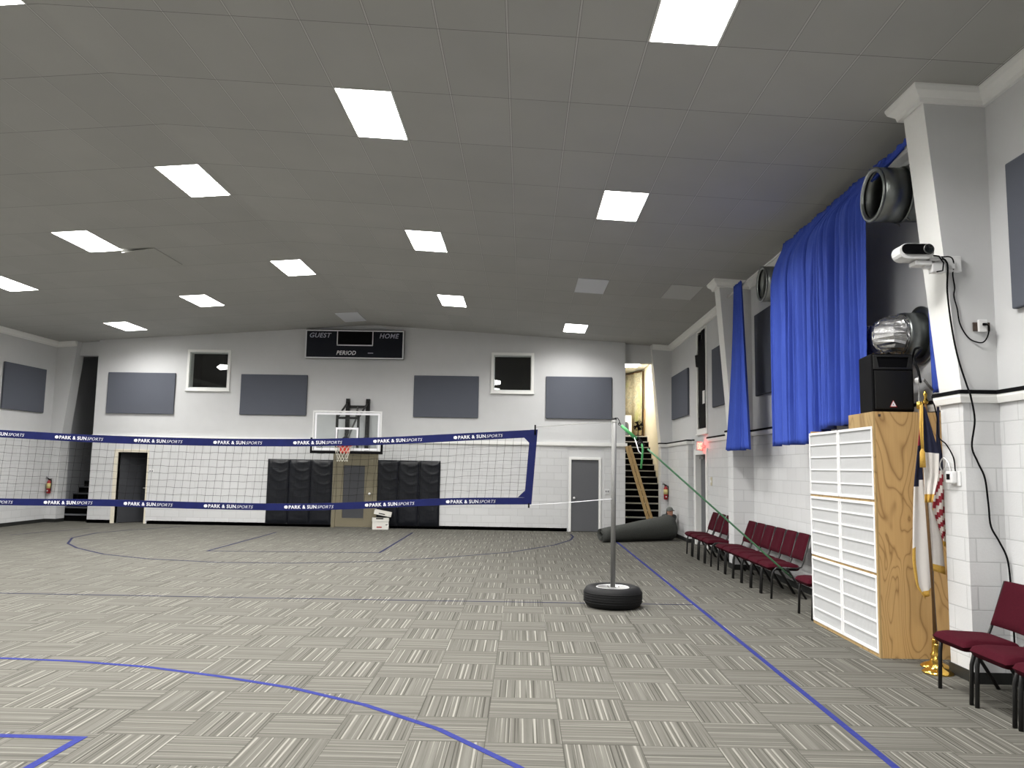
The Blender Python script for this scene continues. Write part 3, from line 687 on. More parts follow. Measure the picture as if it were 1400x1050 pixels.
# ---- fire extinguishers
def extinguisher(x, y, z, label):
    t = empty('fire_extinguisher', (x, y, z), label, 'fire extinguisher')
    r = .058
    MB().lathe([(.02, 0), (r, .015), (r, .30), (.045, .345), (.022, .36), (.022, .38)], (x, y, z), 'z', 20).build('tank', 'red', t)
    MB().lathe([(r+.002, .15), (r+.002, .29)], (x, y, z), 'z', 20).build('label', 'yellow', t)
    MB().box(x-.02, x+.02, y-.02, y+.02, z+.375, z+.41).tube([(x, y, z+.40), (x-.10, y, z+.43)], .009, 6).tube([(x, y, z+.41), (x-.09, y, z+.465)], .009, 6).build('valve', 'blackmetal', t)
    MB().tube([(x+.02, y, z+.39), (x+.07, y-.01, z+.37), (x+.075, y-.015, z+.25), (x+.068, y-.015, z+.08)], .011, 7).build('hose', 'black', t)
    box(x-.03, x+.03, y+.05, y+.072, z+.1, z+.42).build('bracket', 'steel', t)
    MB().lathe([(.02, 0), (.02, .004)], (x, y-r-.004, z+.08), 'y', 12).build('gauge_sticker', 'letter', t)
extinguisher(4.0, 22.12, .93, 'fire extinguisher on the right far column beside the stairs')
extinguisher(-13.38, 22.12, .80, 'fire extinguisher on the left far column seen through the net')

# ---- scoreboard
t = empty('scoreboard', (-4.87, YF, 4.75), 'black wall scoreboard lettered GUEST, HOME and PERIOD', 'scoreboard')
sx0, sx1, sz0, sz1 = -6.27, -3.45, 4.76, 5.60; yb = YF-.14
bd = box(sx0, sx1, yb, YF-.002, sz0, sz1).build('case', 'blackmetal', t, .01)
MB().slab('y', [(sx0, sz0), (sx1, sz0), (sx1, sz1-.02), (sx0, sz1-.02)], [[(sx0+.035, sz0+.035), (sx1-.035, sz0+.035), (sx1-.035, sz1-.055), (sx0+.035, sz1-.055)]], yb-.012, yb).build('border', 'letter', t)
box(sx0+.036, sx1-.036, yb-.006, yb-.001, sz0+.036, sz1-.056).build('face', 'score', t)
m = MB(); zt = sz1-.055; c0, c1, zl = -5.37, -4.33, 5.13
m.box(c0, c0+.025, yb-.010, yb-.006, zl, zt).box(c1-.025, c1, yb-.010, yb-.006, zl, zt).box(c0, c1, yb-.010, yb-.006, zl, zl+.03); m.build('clock_window_outline', 'letter', t)
box(c0+.027, c1-.027, yb-.008, yb-.0061, zl+.032, zt).build('clock_window', 'black', t)
m = MB()
m.text('GUEST', .19, (-6.15, yb-.007, 5.36), (1, 0, 0), (0, 0, 1), .003, .25, 1.08, width=.62, depth=.001)
m.text('HOME', .19, (-4.15, yb-.007, 5.36), (1, 0, 0), (0, 0, 1), .003, .25, 1.08, width=.56, depth=.001)
m.build('team_lettering', 'letter2', t)
m = MB().text('PERIOD', .165, (-5.37, yb-.007, 4.87), (1, 0, 0), (0, 0, 1), .003, .25, 1.08, width=.56, depth=.001); m.build('period_lettering', 'letter', t)
box(-4.47, -4.32, yb-.009, yb-.006, 4.915, 4.935).build('dash_mark', 'letter2', t)

# ---- basketball hoop
t = empty('basketball_hoop', (-4.72, YF, 2.05), 'wall-mounted basketball hoop with clear glass backboard and orange rim', 'basketball hoop')
B = 20.87; bx0, bx1, bz0, bz1 = -5.62, -3.80, 2.10, 3.17
gl = box(bx0, bx1, B, B+.012, bz0, bz1).build('backboard', 'clear', t)
rim_ = lambda a, c, d, e, wd: [[(a, d), (c, d), (c, e), (a, e)], [[(a+wd, d+wd), (c-wd, d+wd), (c-wd, e-wd), (a+wd, e-wd)]]]
MB().slab('y', *rim_(bx0-.015, bx1+.015, bz0-.015, bz1+.015, .04), B-.018, B+.03).build('backboard_frame', 'bright', t)
MB().slab('y', *rim_(bx0+.04, bx1-.04, bz0+.04, bz1-.04, .05), B-.003, B-.001).build('border_line', 'letter', gl)
MB().slab('y', *rim_(-5.015, -4.405, 2.27, 2.74, .05), B-.003, B-.001).build('target_square', 'letter', gl)
m = MB()
m.tube([(-5.50, B-.004, 2.19), (-5.46, B-.004, 2.215), (-5.43, B-.004, 2.19)], .006, 5).tube([(-5.49, B-.004, 2.24), (-5.45, B-.004, 2.25)], .006, 5).tube([(-5.42, B-.004, 2.19), (-5.38, B-.004, 2.23), (-5.35, B-.004, 2.19)], .006, 5); m.build('maker_mark', 'black', gl)
m = MB().box(bx0-.06, bx1+.06, B-.025, B+.04, bz0-.06, bz0+.02).box(bx0-.06, bx0+.0, B-.025, B+.04, bz0, bz0+.36).box(bx1, bx1+.06, B-.025, B+.04, bz0, bz0+.36); m.build('bottom_padding', 'black', t, .012)
for nm, x in (('wall_post', -5.0), ('wall_post', -4.43)): box(x-.055, x+.055, YF-.09, YF-.002, 2.1, 3.62).build(nm, 'blackmetal', t, .005)
box(-5.0, -4.43, YF-.08, YF-.03, 3.36, 3.43).build('crossbar', 'blackmetal', t); box(-5.0, -4.43, YF-.08, YF-.03, 2.35, 2.42).build('crossbar', 'blackmetal', t)
for x in (-5.0, -4.43):
    MB().tube([(x, YF-.1, 3.5), (x, B+.08, 3.02)], .03, 6).build('upper_arm', 'blackmetal', t)
    MB().tube([(x, YF-.1, 2.55), (x, B+.08, 2.32)], .03, 6).build('lower_arm', 'blackmetal', t)
    box(x-.03, x+.03, B+.035, B+.095, 2.2, 3.08).build('board_upright', 'blackmetal', t)
MB().tube([(-4.715, YF-.06, 3.38), (-4.715, YF-.3, 3.0), (-4.715, B+.2, 2.5)], .028, 8).build('height_strut', 'steel', t)
for z in (2.32, 3.0): box(-5.0, -4.43, B+.04, B+.09, z-.03, z+.03).build('board_crossbar', 'blackmetal', t)
box(-4.87, -4.61, B-.06, B-.018, 2.06, 2.29).build('rim_plate', 'rim', t)
RC = Vector((-4.74, B-.06-.24, 2.255)); rr = .228
rm = MB().tube([RC+Vector((rr*math.cos(q*math.pi/16), rr*math.sin(q*math.pi/16), 0)) for q in range(32)], .016, 8, closed=True)
rm.tube([(-4.80, B-.06, 2.17), (-4.91, RC.y+.05, 2.245)], .008, 6).tube([(-4.68, B-.06, 2.17), (-4.57, RC.y+.05, 2.245)], .008, 6).hexa([(-4.83, B-.06, 2.245), (-4.65, B-.06, 2.245), (-4.69, RC.y+.2, 2.25), (-4.79, RC.y+.2, 2.25), (-4.83, B-.06, 2.265), (-4.65, B-.06, 2.265), (-4.69, RC.y+.2, 2.26), (-4.79, RC.y+.2, 2.26)])
rm = rm.build('rim', 'rim', t)
nt = MB(); rings = [(rr, -.01), (.205, -.10), (.175, -.19), (.15, -.28), (.135, -.36), (.14, -.42)]; K = 12
for i in range(len(rings)-1):
    for q in range(K):
        for sgn in (-.5, .5):
            a0 = (q+(i % 2)*.5)*2*math.pi/K; a1 = a0+sgn*2*math.pi/K
            r0, z0 = rings[i]; r1, z1 = rings[i+1]
            nt.tube([RC+Vector((r0*math.cos(a0), r0*math.sin(a0), z0)), RC+Vector((r1*math.cos(a1), r1*math.sin(a1), z1))], .0045, 4, caps=False)
nt.build('net', 'netwhite', rm)

# ---- wall pads under the hoop
def wall_pad(x0, x1, z0, z1, label):
    m = MB(); nx, nz = 16, 72; rows = []
    ph = random.uniform(0, 6)
    for i in range(nz+1):
        v = i/nz; r = []
        for j in range(nx+1):
            u = j/nx; e = min(1, min(u, 1-u)*9)*min(1, min(v, 1-v)*16)
            q_ = (v+.10*u+.10*math.sin(math.pi*u))*46+ph; sag = .011*math.exp(3*(math.sin(q_)-1))*max(.15, v-.25)*1.5+.003*math.sin(v*13+u*5+ph)
            r.append(Vector((x0+(x1-x0)*u, YF-.035-.035*math.sqrt(e)-sag*e, z0+(z1-z0)*v)))
        rows.append(r)
    m.grid(rows); m.box(x0+.002, x1-.002, YF-.036, YF-.002, z0, z1)
    return tag(m.build('wall_pad', 'pad'), label, 'wall pad', 'black padded wall mats under the hoop')
for i, lb in enumerate(('leftmost black wall pad of those left of the olive door', 'middle black wall pad left of the olive door', 'black wall pad touching the olive door on its left')):
    wall_pad(-7.21+i*.615, -7.21+(i+1)*.615-.006, .07, 1.88, lb)
for i, lb in enumerate(('black wall pad touching the olive door on its right, behind the cartons', 'middle black wall pad right of the olive door', 'rightmost black wall pad of those right of the olive door')):
    wall_pad(-4.085+i*.59, -4.085+(i+1)*.59-.006, .07, 1.90, lb)

# ---- cartons
t = empty('storage_carton', (-3.88, 21.85, 0), 'white carton standing on the floor in front of the right wall pads', 'carton')
mt = Matrix.Translation((-3.88, 21.85, 0)) @ Matrix.Rotation(math.radians(7), 4, 'Z')
bx = MB().box(-.24, .20, -.16, .16, 0, .31, mt).build('body', 'carton', t, .004)
m = MB().box(-.25, .21, -.17, -.16, .22, .32, mt); m.box(-.25, -.24, -.17, .17, .22, .32, mt).box(.2, .21, -.17, .17, .22, .32, mt); m.build('lid_rim', 'carton', bx)
MB().box(-.14, .06, -.174, -.17, .285, .315, mt).box(.12, .18, -.164, -.16, .12, .14, mt).build('black_print', 'black', bx)
MB().box(-.12, .02, -.164, -.1605, .05, .08, mt).build('red_print', 'red', bx)
t = empty('carton_lid', (-3.86, 21.85, .33), 'open carton tray with brown inside lying tilted on the white carton', 'carton')
mt = Matrix.Translation((-3.88, 21.85, .335)) @ Matrix.Rotation(math.radians(7), 4, 'Z') @ Matrix.Rotation(math.radians(11), 4, 'Y') @ Matrix.Translation((0, 0, .05))
m = MB().box(-.22, .25, -.17, -.162, 0, .12, mt).box(-.22, .25, .162, .17, 0, .12, mt).box(-.22, -.212, -.162, .162, 0, .12, mt).box(.242, .25, -.162, .162, 0, .12, mt); m.build('sides', 'carton', t)
MB().box(-.212, .242, -.162, .162, 0, .03, mt).build('bottom', 'brownboard', t)
MB().box(-.09, .08, -.173, -.1702, .03, .055, mt).build('black_print', 'black', t)

# ---- floor tape
def tape(pts, wd, label, mat='tape', closed=False):
    pts = [Vector((p[0], p[1], 0)) for p in pts]; m = MB(); vs = []
    for i, p in enumerate(pts):
        d1 = (p-pts[i-1]).normalized() if i else (pts[1]-p).normalized(); d2 = (pts[i+1]-p).normalized() if i < len(pts)-1 else d1
        d = (d1+d2).normalized(); n = Vector((-d.y, d.x, 0)); k = min(2, 1/max(.3, n.dot(Vector((-d1.y, d1.x, 0)))))
        vs += [p+n*wd/2*k+Vector((0, 0, .0012)), p-n*wd/2*k+Vector((0, 0, .0012))]
    n = len(vs); vs += [v+Vector((0, 0, .0012)) for v in vs]
    fs = []
    for i in range(len(pts)-1):
        a, b_, c, d = 2*i, 2*i+1, 2*i+3, 2*i+2
        fs += [(a+n, b_+n, c+n, d+n), (a, d, d+n, a+n), (b_, b_+n, c+n, c)]
    m.add(vs, fs); return tag(m.build('floor_tape', mat), label, 'floor tape line', 'blue court lines on the carpet')
tape([(2.31, 20.2), (2.30, 12), (2.285, 5), (2.27, -2.8)], .05, 'long straight blue side line along the right of the court')
tape([(-12.9, 10.4), (-6.9, 10.47), (-3.4, 10.5), (2.28, 10.62)], .035, 'straight half-court line crossing under the net', 'tapeline')
cc, cr = Vector((-4.75, 2.5)), 4.62
tape([(-5.0+(4.95)*math.cos(a)+.42, 2.1+5.03*math.sin(a)) for a in [math.radians(q) for q in range(-40, 181, 4)]] if False else
     [(-9.6, 5.4), (-8.2, 6.35), (-7, 6.82), (-5.8, 7.08), (-4.63, 7.13), (-3.94, 7.08), (-3.22, 6.94), (-2.49, 6.69), (-1.8, 6.40), (-1.14, 6.0), (-.54, 5.50), (.01, 4.85), (.40, 4.2), (.72, 3.4), (.9, 2.5)], .05, 'curved blue line sweeping across the near carpet')
tape([(-8.0, 5.25), (-4.5, 5.22), (-2.80, 5.18), (-2.83, 4.5), (-2.85, 2.0)], .06, 'blue line with a square corner at the bottom left')
tape([(-9.2, 21.6), (-10.0, 20.2), (-10.35, 19.2), (-10.2, 17.9), (-9.6, 16.7), (-8.95, 15.9), (-7.9, 14.95), (-6.81, 14.38), (-5.35, 14.05), (-4.07, 14.14), (-2.85, 14.55), (-1.59, 15.34), (-.2, 16.65), (.75, 18.3), (1.2, 19.6), (1.33, 20.6), (1.3, 21.3)], .05, 'big curved three-point line in front of the hoop', 'tapeline')
tape([(-2.88, 20.9), (-2.87, 16.05), (-6.27, 15.8), (-6.29, 20.3)], .05, 'rectangular key line under the hoop', 'tapeline')
tape([(-11.9, 18.3), (-11.2, 20.4)], .04, 'short faint line near the left stairs', 'tapeline')

# ---- net post on a tyre
PX, PY = 1.19, 10.4
t = empty('net_post', (PX, PY, 0), 'steel net post standing in a wheel with black tyre', 'net post')
prof = [(.21, .03), (.24, .012), (.30, .0), (.345, .02), (.372, .06), (.378, .13), (.372, .20), (.345, .245), (.30, .262), (.25, .255), (.215, .235)]
ty = MB().lathe(prof, (PX, PY, 0), 'z', 48)
for z in (.075, .105, .135, .165, .19): ty.tube([(PX+.379*math.cos(q*math.pi/24), PY+.379*math.sin(q*math.pi/24), z) for q in range(48)], .004, 4, closed=True)
ty.build('tyre', 'rubber', t)
rm = MB().lathe([(.218, .245), (.205, .25), (.195, .20), (.17, .19), (.10, .225), (.055, .235), (.055, .19), (.001, .19)], (PX, PY, 0), 'z', 40).build('wheel_rim', 'bright', t)
hm = MB()
for q in range(8):
    a = q*math.pi/4+.2; hm.lathe([(.026, .207), (.026, .212), (.001, .2121)], (PX+.145*math.cos(a), PY+.145*math.sin(a), 0), 'z', 10)
hm.build('rim_holes', 'black', rm)
for q in range(5):
    a = q*2*math.pi/5; MB().lathe([(.011, .228), (.011, .25), (.006, .256)], (PX+.075*math.cos(a), PY+.075*math.sin(a), 0), 'z', 6).build('lug_nut', 'steel', rm)
MB().tube([(PX, PY, .19), (PX+.012, PY, 2.42)], .032, 20).build('pole', 'steel', t)
MB().lathe([(.034, 2.415), (.034, 2.435), (.001, 2.44)], (PX+.012, PY, 0), 'z', 20).build('cap', 'blackmetal', t)

# ---- volleyball net
NY = 10.4
TOP = [(-9.4, 2.24), (-8.2, 2.19), (-7.0, 2.15), (-5.92, 2.105), (-4.93, 2.085), (-3.9, 2.08), (-2.87, 2.095), (-1.9, 2.13), (-.93, 2.195), (.19, 2.27)]
BOT = [(-9.4, 1.20), (-8.2, 1.165), (-6.92, 1.15), (-5.46, 1.165), (-4.48, 1.15), (-3.5, 1.145), (-2.74, 1.155), (-1.87, 1.205), (-.91, 1.265), (.12, 1.285)]
def interp(tab, x):
    if x <= tab[0][0]: return tab[0][1]
    for (a, za), (c, zb) in zip(tab, tab[1:]):
        if x <= c:
            u = (x-a)/(c-a); return za+(zb-za)*u
    return tab[-1][1]
def smooth(tab, x): return sum(interp(tab, x+d) for d in (-.3, -.15, 0, .15, .3))/5 if x < -.3 else interp(tab, x)
zt_, zb_ = (lambda x: smooth(TOP, x)), (lambda x: smooth(BOT, x))
t = empty('volleyball_net', (-4.6, NY, 1.15), 'long volleyball net with white-lettered navy bands across the hall', 'volleyball net')
def band(zf, up, name):
    m = MB(); xs = [-9.4+i*((9.58 if up else 9.515)/120) for i in range(121)]
    rows = []
    for side in (-.006, .006): rows.append([[Vector((x, NY+side+.004*math.sin(x*9)+.003*math.sin(x*23), zf(x)+(0 if up else .0)+dz)) for x in xs] for dz in ((-.1, -.05, 0) if up else (0, .05, .09))])
    for r in rows: m.grid(r)
    for k in (0, 2): m.grid([rows[0][k], rows[1][k]])
    return m.build(name, 'blue', t)
tb = band(zt_, True, 'top_band'); bb = band(zb_, False, 'bottom_band')
def logo(x, zf, dz, par):
    s = (zf(x+.6)-zf(x))/.6; ax = Vector((1, 0, s)).normalized(); up = Vector((0, -1, 0)).cross(ax)*-1
    up = Vector((-s, 0, 1)).normalized(); o = Vector((x, NY-.015, zf(x)+dz))
    m = MB()
    m.text('PARK & SUN', .062, o+ax*.06, ax, up, .0012, 0, 1.10, width=.365, depth=.001)
    m.text('SPORTS', .056, o+ax*.437, ax, up, -.0006, .28, 1.05, width=.215, depth=.001)
    ringp = [o+ax*(.025+.022*math.cos(q*math.pi/8))+up*(.021+.022*math.sin(q*math.pi/8)) for q in range(-1, 11)]
    m.ball(o+ax*.026+up*.021, .021, 8, 1, .12, 1); m.tube(ringp[7:], .004, 4)
    m.build('lettering', 'letter', par)
for k in range(-4, 6):
    x0 = -4.12+1.066*(k-1)
    if x0 > -8.5 and x0 < -.6: logo(x0, zt_, -.074, tb)
for k in range(-4, 6):
    x0 = -4.20+1.066*(k-1)
    if x0 > -8.5 and x0 < -.6: logo(x0, zb_, .022, bb)
xt0, xt1, xb0, xb1 = .09, .19, .02, .12
sbm = MB().hexa([(xb0, NY-.007, 1.285), (xb1, NY-.007, 1.29), (xb1, NY+.007, 1.29), (xb0, NY+.007, 1.285), (xt0, NY-.007, 2.265), (xt1, NY-.007, 2.27), (xt1, NY+.007, 2.27), (xt0, NY+.007, 2.265)]); sbm.build('side_band', 'blue', t)
for (x, z, dx, dz) in ((xt0, 2.17, -.09, -.09), (xb0+.01, 1.375, -.09, .09)):
    MB().slab('y', [(x+.01, z), (x+dx, z), (x+.0, z+dz)], [], NY-.008, NY+.008).build('corner_patch', 'blue', t)
MB().tube([(.165, NY, 1.25), (.06+.03, NY-.012, 1.28), (.155, NY-.012, 2.2), (.155, NY, 2.33)][2:] , .012, 6).tube([(.085, NY, 1.30), (.085, NY, 1.24)], .012, 6).build('end_dowel', 'black', t)
nm = MB(); step = .106
i = 0; x = -9.35
while x < .06:
    lean = .05
    za, zb2 = zt_(x)-.095, zb_(x-lean)+.085
    nm.tube([(x, NY, za), (x-lean*.5+.006*math.sin(i*1.3), NY+.003*math.sin(i), (za+zb2)/2), (x-lean, NY, zb2)], .0016, 4, caps=False); x += step; i += 1
for j in range(1, 8):
    u = j/8.0; pts = []
    for k in range(0, 181):
        x = -9.4+k*(9.47/180); za, zb2 = zt_(x)-.1, zb_(x)+.09
        pts.append((x, NY, za+(zb2-za)*u+.004*math.sin(x*11+j*1.7)+.003*math.sin(x*29+j)))
    nm.tube(pts, .0016, 4, caps=False)
nm.build('mesh', 'cord', t)
MB().tube([(.155, NY, 2.30), (.7, NY, 2.35), (PX-.02, NY-.02, 2.385)], .0035, 5).build('top_rope', 'lightcord', t)
MB().tube([(.085, NY, 1.28), (.4, NY, 1.30), (.62, NY, 1.32)], .0035, 5).tube([(.62, NY, 1.32), (PX-.02, NY-.02, 1.375)], .005, 5).build('bottom_rope', 'letter', t)
MB().tube([(PX+.006+.036*math.cos(q*math.pi/6), PY+.036*math.sin(q*math.pi/6), 2.385) for q in range(12)], .006, 5, closed=True).build('rope_loop', 'lightcord', t)

# ---- ratchet strap from the post to the chairs
t = empty('ratchet_strap', (1.24, PY, 2.4), 'green ratchet strap running from the net post top down to the chairs', 'ratchet strap')
P0, P1 = Vector((1.27, 10.38, 2.36)), Vector((3.47, 10.3, .42))
def web(pts, wd, name, mat, par=None):
    m = MB(); rows = []
    pts = [Vector(p) for p in pts]
    for i, p in enumerate(pts):
        d = (pts[min(i+1, len(pts)-1)]-pts[max(0, i-1)]).normalized(); n = d.cross(Vector((.25, -1, 0))).normalized()
        rows.append([p+n*wd/2, p-n*wd/2])
    m.grid(rows); return m.build(name, mat, par or t, solid=.002)
pr_ = P0.lerp(P1, .13)
web([P0.lerp(P1, .01), P0.lerp(P1, .05), P0.lerp(P1, .10)], .045, 'upper_webbing', 'green')
wb = web([P0.lerp(P1, u/12) for u in range(2, 13)], .024, 'webbing', 'green2')
rt = MB().box(-.05, .05, -.02, .02, -.02, .02, Matrix.Translation(pr_) @ Matrix.Rotation(math.radians(41), 4, 'Y')).tube([pr_+Vector((-.02, -.03, 0)), pr_+Vector((-.02, .03, 0))], .018, 8)
rt.tube([pr_+Vector((.03, 0, .0)), pr_+Vector((-.05, -.02, .09))], .008, 5); rt.build('ratchet', 'blackmetal', t)
web([pr_+Vector(q) for q in ((0, -.02, 0), (.015, -.03, -.08), (.005, -.03, -.2), (-.01, -.03, -.33))], .028, 'strap_tail', 'green')
web([P0.lerp(P1, .09), P0.lerp(P1, .09)+Vector((.05, -.02, -.18)), pr_+Vector((.0, -.03, -.14))], .014, 'loose_end', 'letter')
MB().tube([Vector((1.21, 10.4, 2.44)), Vector((1.245, 10.39, 2.44)), Vector((1.27, 10.385, 2.40)), Vector((1.27, 10.38, 2.36))], .006, 6).tube([P0+Vector((.016*math.cos(q*math.pi/5), 0, .016*math.sin(q*math.pi/5))) for q in range(10)], .005, 5, closed=True).build('hook', 'blackmetal', t)

# ---- rolled carpet
t = empty('carpet_roll', (2.8, 20.0, 0), 'large dark carpet roll lying on the floor below the stairs', 'carpet roll')
A, Bv = Vector((1.90, 19.2, .165)), Vector((3.74, 20.2, .325)); RA, RB = .165, .325
ad = (Bv-A).normalized(); sd = Vector((ad.y, -ad.x, 0)).normalized(); ud = sd.cross(ad)
if ud.z < 0: ud = -ud
TH = 2*math.pi*3.2; NT = 110; rows = []
for i in range(15):
    v = i/14; c = A.lerp(Bv, v); R0 = RA+(RB-RA)*v; row = []
    for j in range(NT+1):
        a = TH*j/NT; r = R0*(1-.19*a/(2*math.pi))
        row.append(c+(sd*math.cos(a-1.4)+ud*math.sin(a-1.4))*r+Vector((.004*math.sin(a*5+v*9), 0, .004*math.sin(v*14+a*2))))
    rows.append(row)
MB().grid(rows).build('carpet', 'carpetback', t, solid=.013)

# ---- two boards leaning at the stairs
def lean(p0, p1, label):
    p0, p1 = Vector(p0), Vector(p1); d = (p1-p0).normalized(); s1 = d.cross(Vector((0, 1, 0))).normalized()*.042; s2 = d.cross(s1).normalized()*.02
    m = MB().hexa([p0-s1-s2, p0+s1-s2, p0+s1+s2, p0-s1+s2, p1-s1-s2, p1+s1-s2, p1+s1+s2, p1-s1+s2])
    o = m.build('lumber_board', 'lumber', bevel=.004); return tag(o, label, 'lumber board', 'boards leaning at the stairs')
lean((3.60, 22.05, .02), (2.90, 22.12, 2.40), 'left of the two pine boards leaning in front of the stairs')
lean((3.705, 22.03, .02), (2.985, 22.10, 2.42), 'right of the two pine boards leaning in front of the stairs')

# ---- chairs
def make_chair():
    t = empty('stacking_chair', (0, 0, 0))
    m = MB(); rows = []   # cushion: soft grid top, front toward -x
    NXs, NYs = 20, 20
    for side in (1, -1):
        rows = []
        for i in range(NXs+1):
            u = i/NXs; r = []
            for j in range(NYs+1):
                v = j/NYs; e = 1-max(abs(2*u-1), abs(2*v-1))**5
                x = -.285+.47*u; y = (-.240+.48*v)*(1-.06*u); zc_ = .450-.018*u-(.012*max(0, .25-u)/.25)
                ed = max(0, 1-abs(2*u-1)**9)**.5*max(0, 1-abs(2*v-1)**9)**.5
                r.append(Vector((x, y, zc_-.008+side*(.048 if side > 0 else .052)*ed)))
            rows.append(r)
        m.grid(rows)
    m.build('seat', 'burgundy', t)
    m = MB()
    for side in (1, -1):
        rows = []
        for i in range(13):
            u = i/12; r = []
            for j in range(13):
                v = j/12; ed = max(0, 1-abs(2*u-1)**8)**.5*max(0, 1-abs(2*v-1)**8)**.5
                r.append(Vector((.205+.125*u+side*.026*ed+.012*math.cos((v-.5)*math.pi), (-.235+.47*v)*(1-.10*u), .525+.365*u)))
            rows.append(r)
        m.grid(rows)
    m.build('backrest', 'burgundy', t)
    for s in (-1, 1):
        y = s*.240
        MB().tube([(-.235, s*.230, 0), (-.222, s*.231, .30), (-.205, y, .38), (-.16, y, .425), (-.10, y, .43)], .0165, 8).build('leg', 'chairmetal', t)
        MB().tube([(.25, s*.230, 0), (.10, s*.231, .25), (.0, y, .40), (-.05, y, .42)], .0155, 8).build('leg', 'chairmetal', t)
        MB().tube([(-.10, y, .43), (.12, y, .42), (.19, y, .44), (.222, y*.99, .52), (.335, y*.90, .885)], .0125, 8).build('side_rail', 'chairmetal', t)
        for x in (-.235, .25): MB().lathe([(.017, 0), (.017, .03), (.014, .035)], (x, s*.230, 0), 'z', 8).build('leg', 'black', t) if False else None
    MB().box(-.20, .12, -.225, .225, .392, .412).box(-.21, -.19, -.23, .23, .39, .42).box(.1, .12, -.23, .23, .39, .42).build('seat_pan', 'black', t)
    MB().tube([(.03, -.235, .36), (.03, .235, .36)], .009, 6).build('stretcher', 'chairmetal', t)
    return t
chair0 = make_chair(); first = [True]
def place_chair(y, label, x=3.735, group='burgundy chairs along the right wall', rz=0):
    o = chair0 if first[0] else copy_tree(chair0); first[0] = False
    o.location = (x, y, 0); o.rotation_euler = (0, 0, rz); tag(o, label, 'chair', group); return o
FAR = [(16.69, 'burgundy chair at the far end of the row, nearest the door in the right wall'), (16.12, 'second burgundy chair from the far end, in front of the door wall'),
       (15.56, 'third burgundy chair from the far end of the row'), (15.02, 'burgundy chair with backrest hidden behind the middle column'),
       (14.03, 'first burgundy chair of the group of six, just past the middle column'), (13.51, 'second chair of the group of six, counted from the middle column'),
       (13.01, 'third chair of the group of six, counted from the middle column'), (12.50, 'fourth chair of the group of six, counted from the middle column'),
       (11.99, 'fifth chair of the group of six, counted from the middle column'), (11.48, 'end chair of the group of six, nearest the white filter box'),
       (9.92, 'burgundy chair half hidden behind the white filter box'), (6.567, 'near burgundy chair beside the near column, under the black cord'),
       (6.03, 'near burgundy chair cut by the right edge of the photo, in front'), (5.50, 'burgundy chair outside the right edge showing only a leg')]
for y, lb in FAR: place_chair(y, lb)

# ---- plywood box with filters
X0, X1, Y0, Y1 = 3.47, 4.17, 7.82, 9.58
t = empty('air_filter_box', ((X0+X1)/2, (Y0+Y1)/2, 0), 'tall plywood box fronted by six white pleated filters', 'air filter box')
box(X0+.02, X1, Y0, Y0+.018, 0, 2.38).build('side_panel', 'ply', t)
box(X0+.02, X1, Y1-.018, Y1, 0, 2.26).build('side_panel', 'ply', t)
box(X1-.018, X1, Y0+.018, Y1-.018, 0, 2.26).build('back_panel', 'ply', t)
box(X0+.02, X1-.018, Y0+.018, 8.42, 2.362, 2.38).build('top_panel', 'ply', t)
box(X0+.07, X1-.018, 8.42, Y1-.018, 2.22, 2.238).build('top_panel', 'ply', t)
fr = MB(); FZ = [.035, .775, .80, 1.485, 1.51, 2.235]; FY = [Y0+.03, 8.70, 8.715, Y1-.004]
fr.box(X0+.0, X0+.02, Y0, Y0+.028, 0, 2.38)
fr.box(X0+.004, X0+.06, Y0+.028, Y1, 0, .033)
for z in (.777, 1.487): fr.box(X0+.004, X0+.06, Y0+.028, Y1, z, z+.021)
fr.box(X0+.004, X0+.02, Y0+.028, 8.42, 2.238, 2.38)
fr.build('front_frame', 'lumber', t)
for y0, y1 in ((FY[0], FY[1]), (FY[2], FY[3])):
    for z0, z1 in ((FZ[0], FZ[1]), (FZ[2], FZ[3]), (FZ[4], FZ[5])):
        e = .028; m = MB()
        m.slab('x', [(y0, z0), (y1, z0), (y1, z1), (y0, z1)], [[(y0+e, z0+e), (y1-e, z0+e), (y1-e, z1-e), (y0+e, z1-e)]], X0-.004, X0+.045)
        fl = m.build('filter', 'filterw', t, .003)
        box(X0+.010, X0+.04, y0+e, y1-e, z0+e, z1-e).build('filter_media', 'media', fl)
        for k in range(1, 5):
            z = z0+(z1-z0)*k/5; box(X0+.0, X0+.012, y0+e, y1-e, z-.008, z+.008).build('support_band', 'filterw', fl)
MB().box(X0+.05, X0+.075, Y0-.002, Y0, 2.33, 2.355).build('cable_hole', 'brownbox', t)

# ---- loudspeaker on the box
t = empty('loudspeaker', (3.70, 8.05, 2.38), 'black loudspeaker with white triangle emblem on top of the plywood box', 'loudspeaker')
m = MB(); pl = [(3.49, 7.87), (3.91, 7.87), (3.87, 8.26), (3.53, 8.26)]
m.slab('z', pl, [], 2.385, 2.97); bd = m.build('cabinet', 'black', t, .015)
m = MB().slab('y', [(3.515, 2.41), (3.885, 2.41), (3.885, 2.80), (3.515, 2.80)], [], 7.855, 7.868); m.build('grille', 'blackmetal', t, .006)
MB().slab('y', [(3.505, 2.81), (3.895, 2.81), (3.895, 2.955), (3.505, 2.955)], [[(3.56, 2.83), (3.84, 2.83), (3.86, 2.935), (3.54, 2.935)]], 7.852, 7.868).build('horn_flare', 'chairmetal', t, .004)
MB().lathe([(.15, 7.868), (.15, 7.860), (.13, 7.864), (.05, 7.862), (.001, 7.861)], (3.70, 0, 2.60), 'y', 24).build('woofer', 'blackmetal', t)
em = MB().slab('y', [(3.662, 2.437), (3.718, 2.437), (3.69, 2.492)], [[(3.682, 2.452), (3.698, 2.452), (3.69, 2.466)]], 7.849, 7.855).build('emblem', 'letter', t)
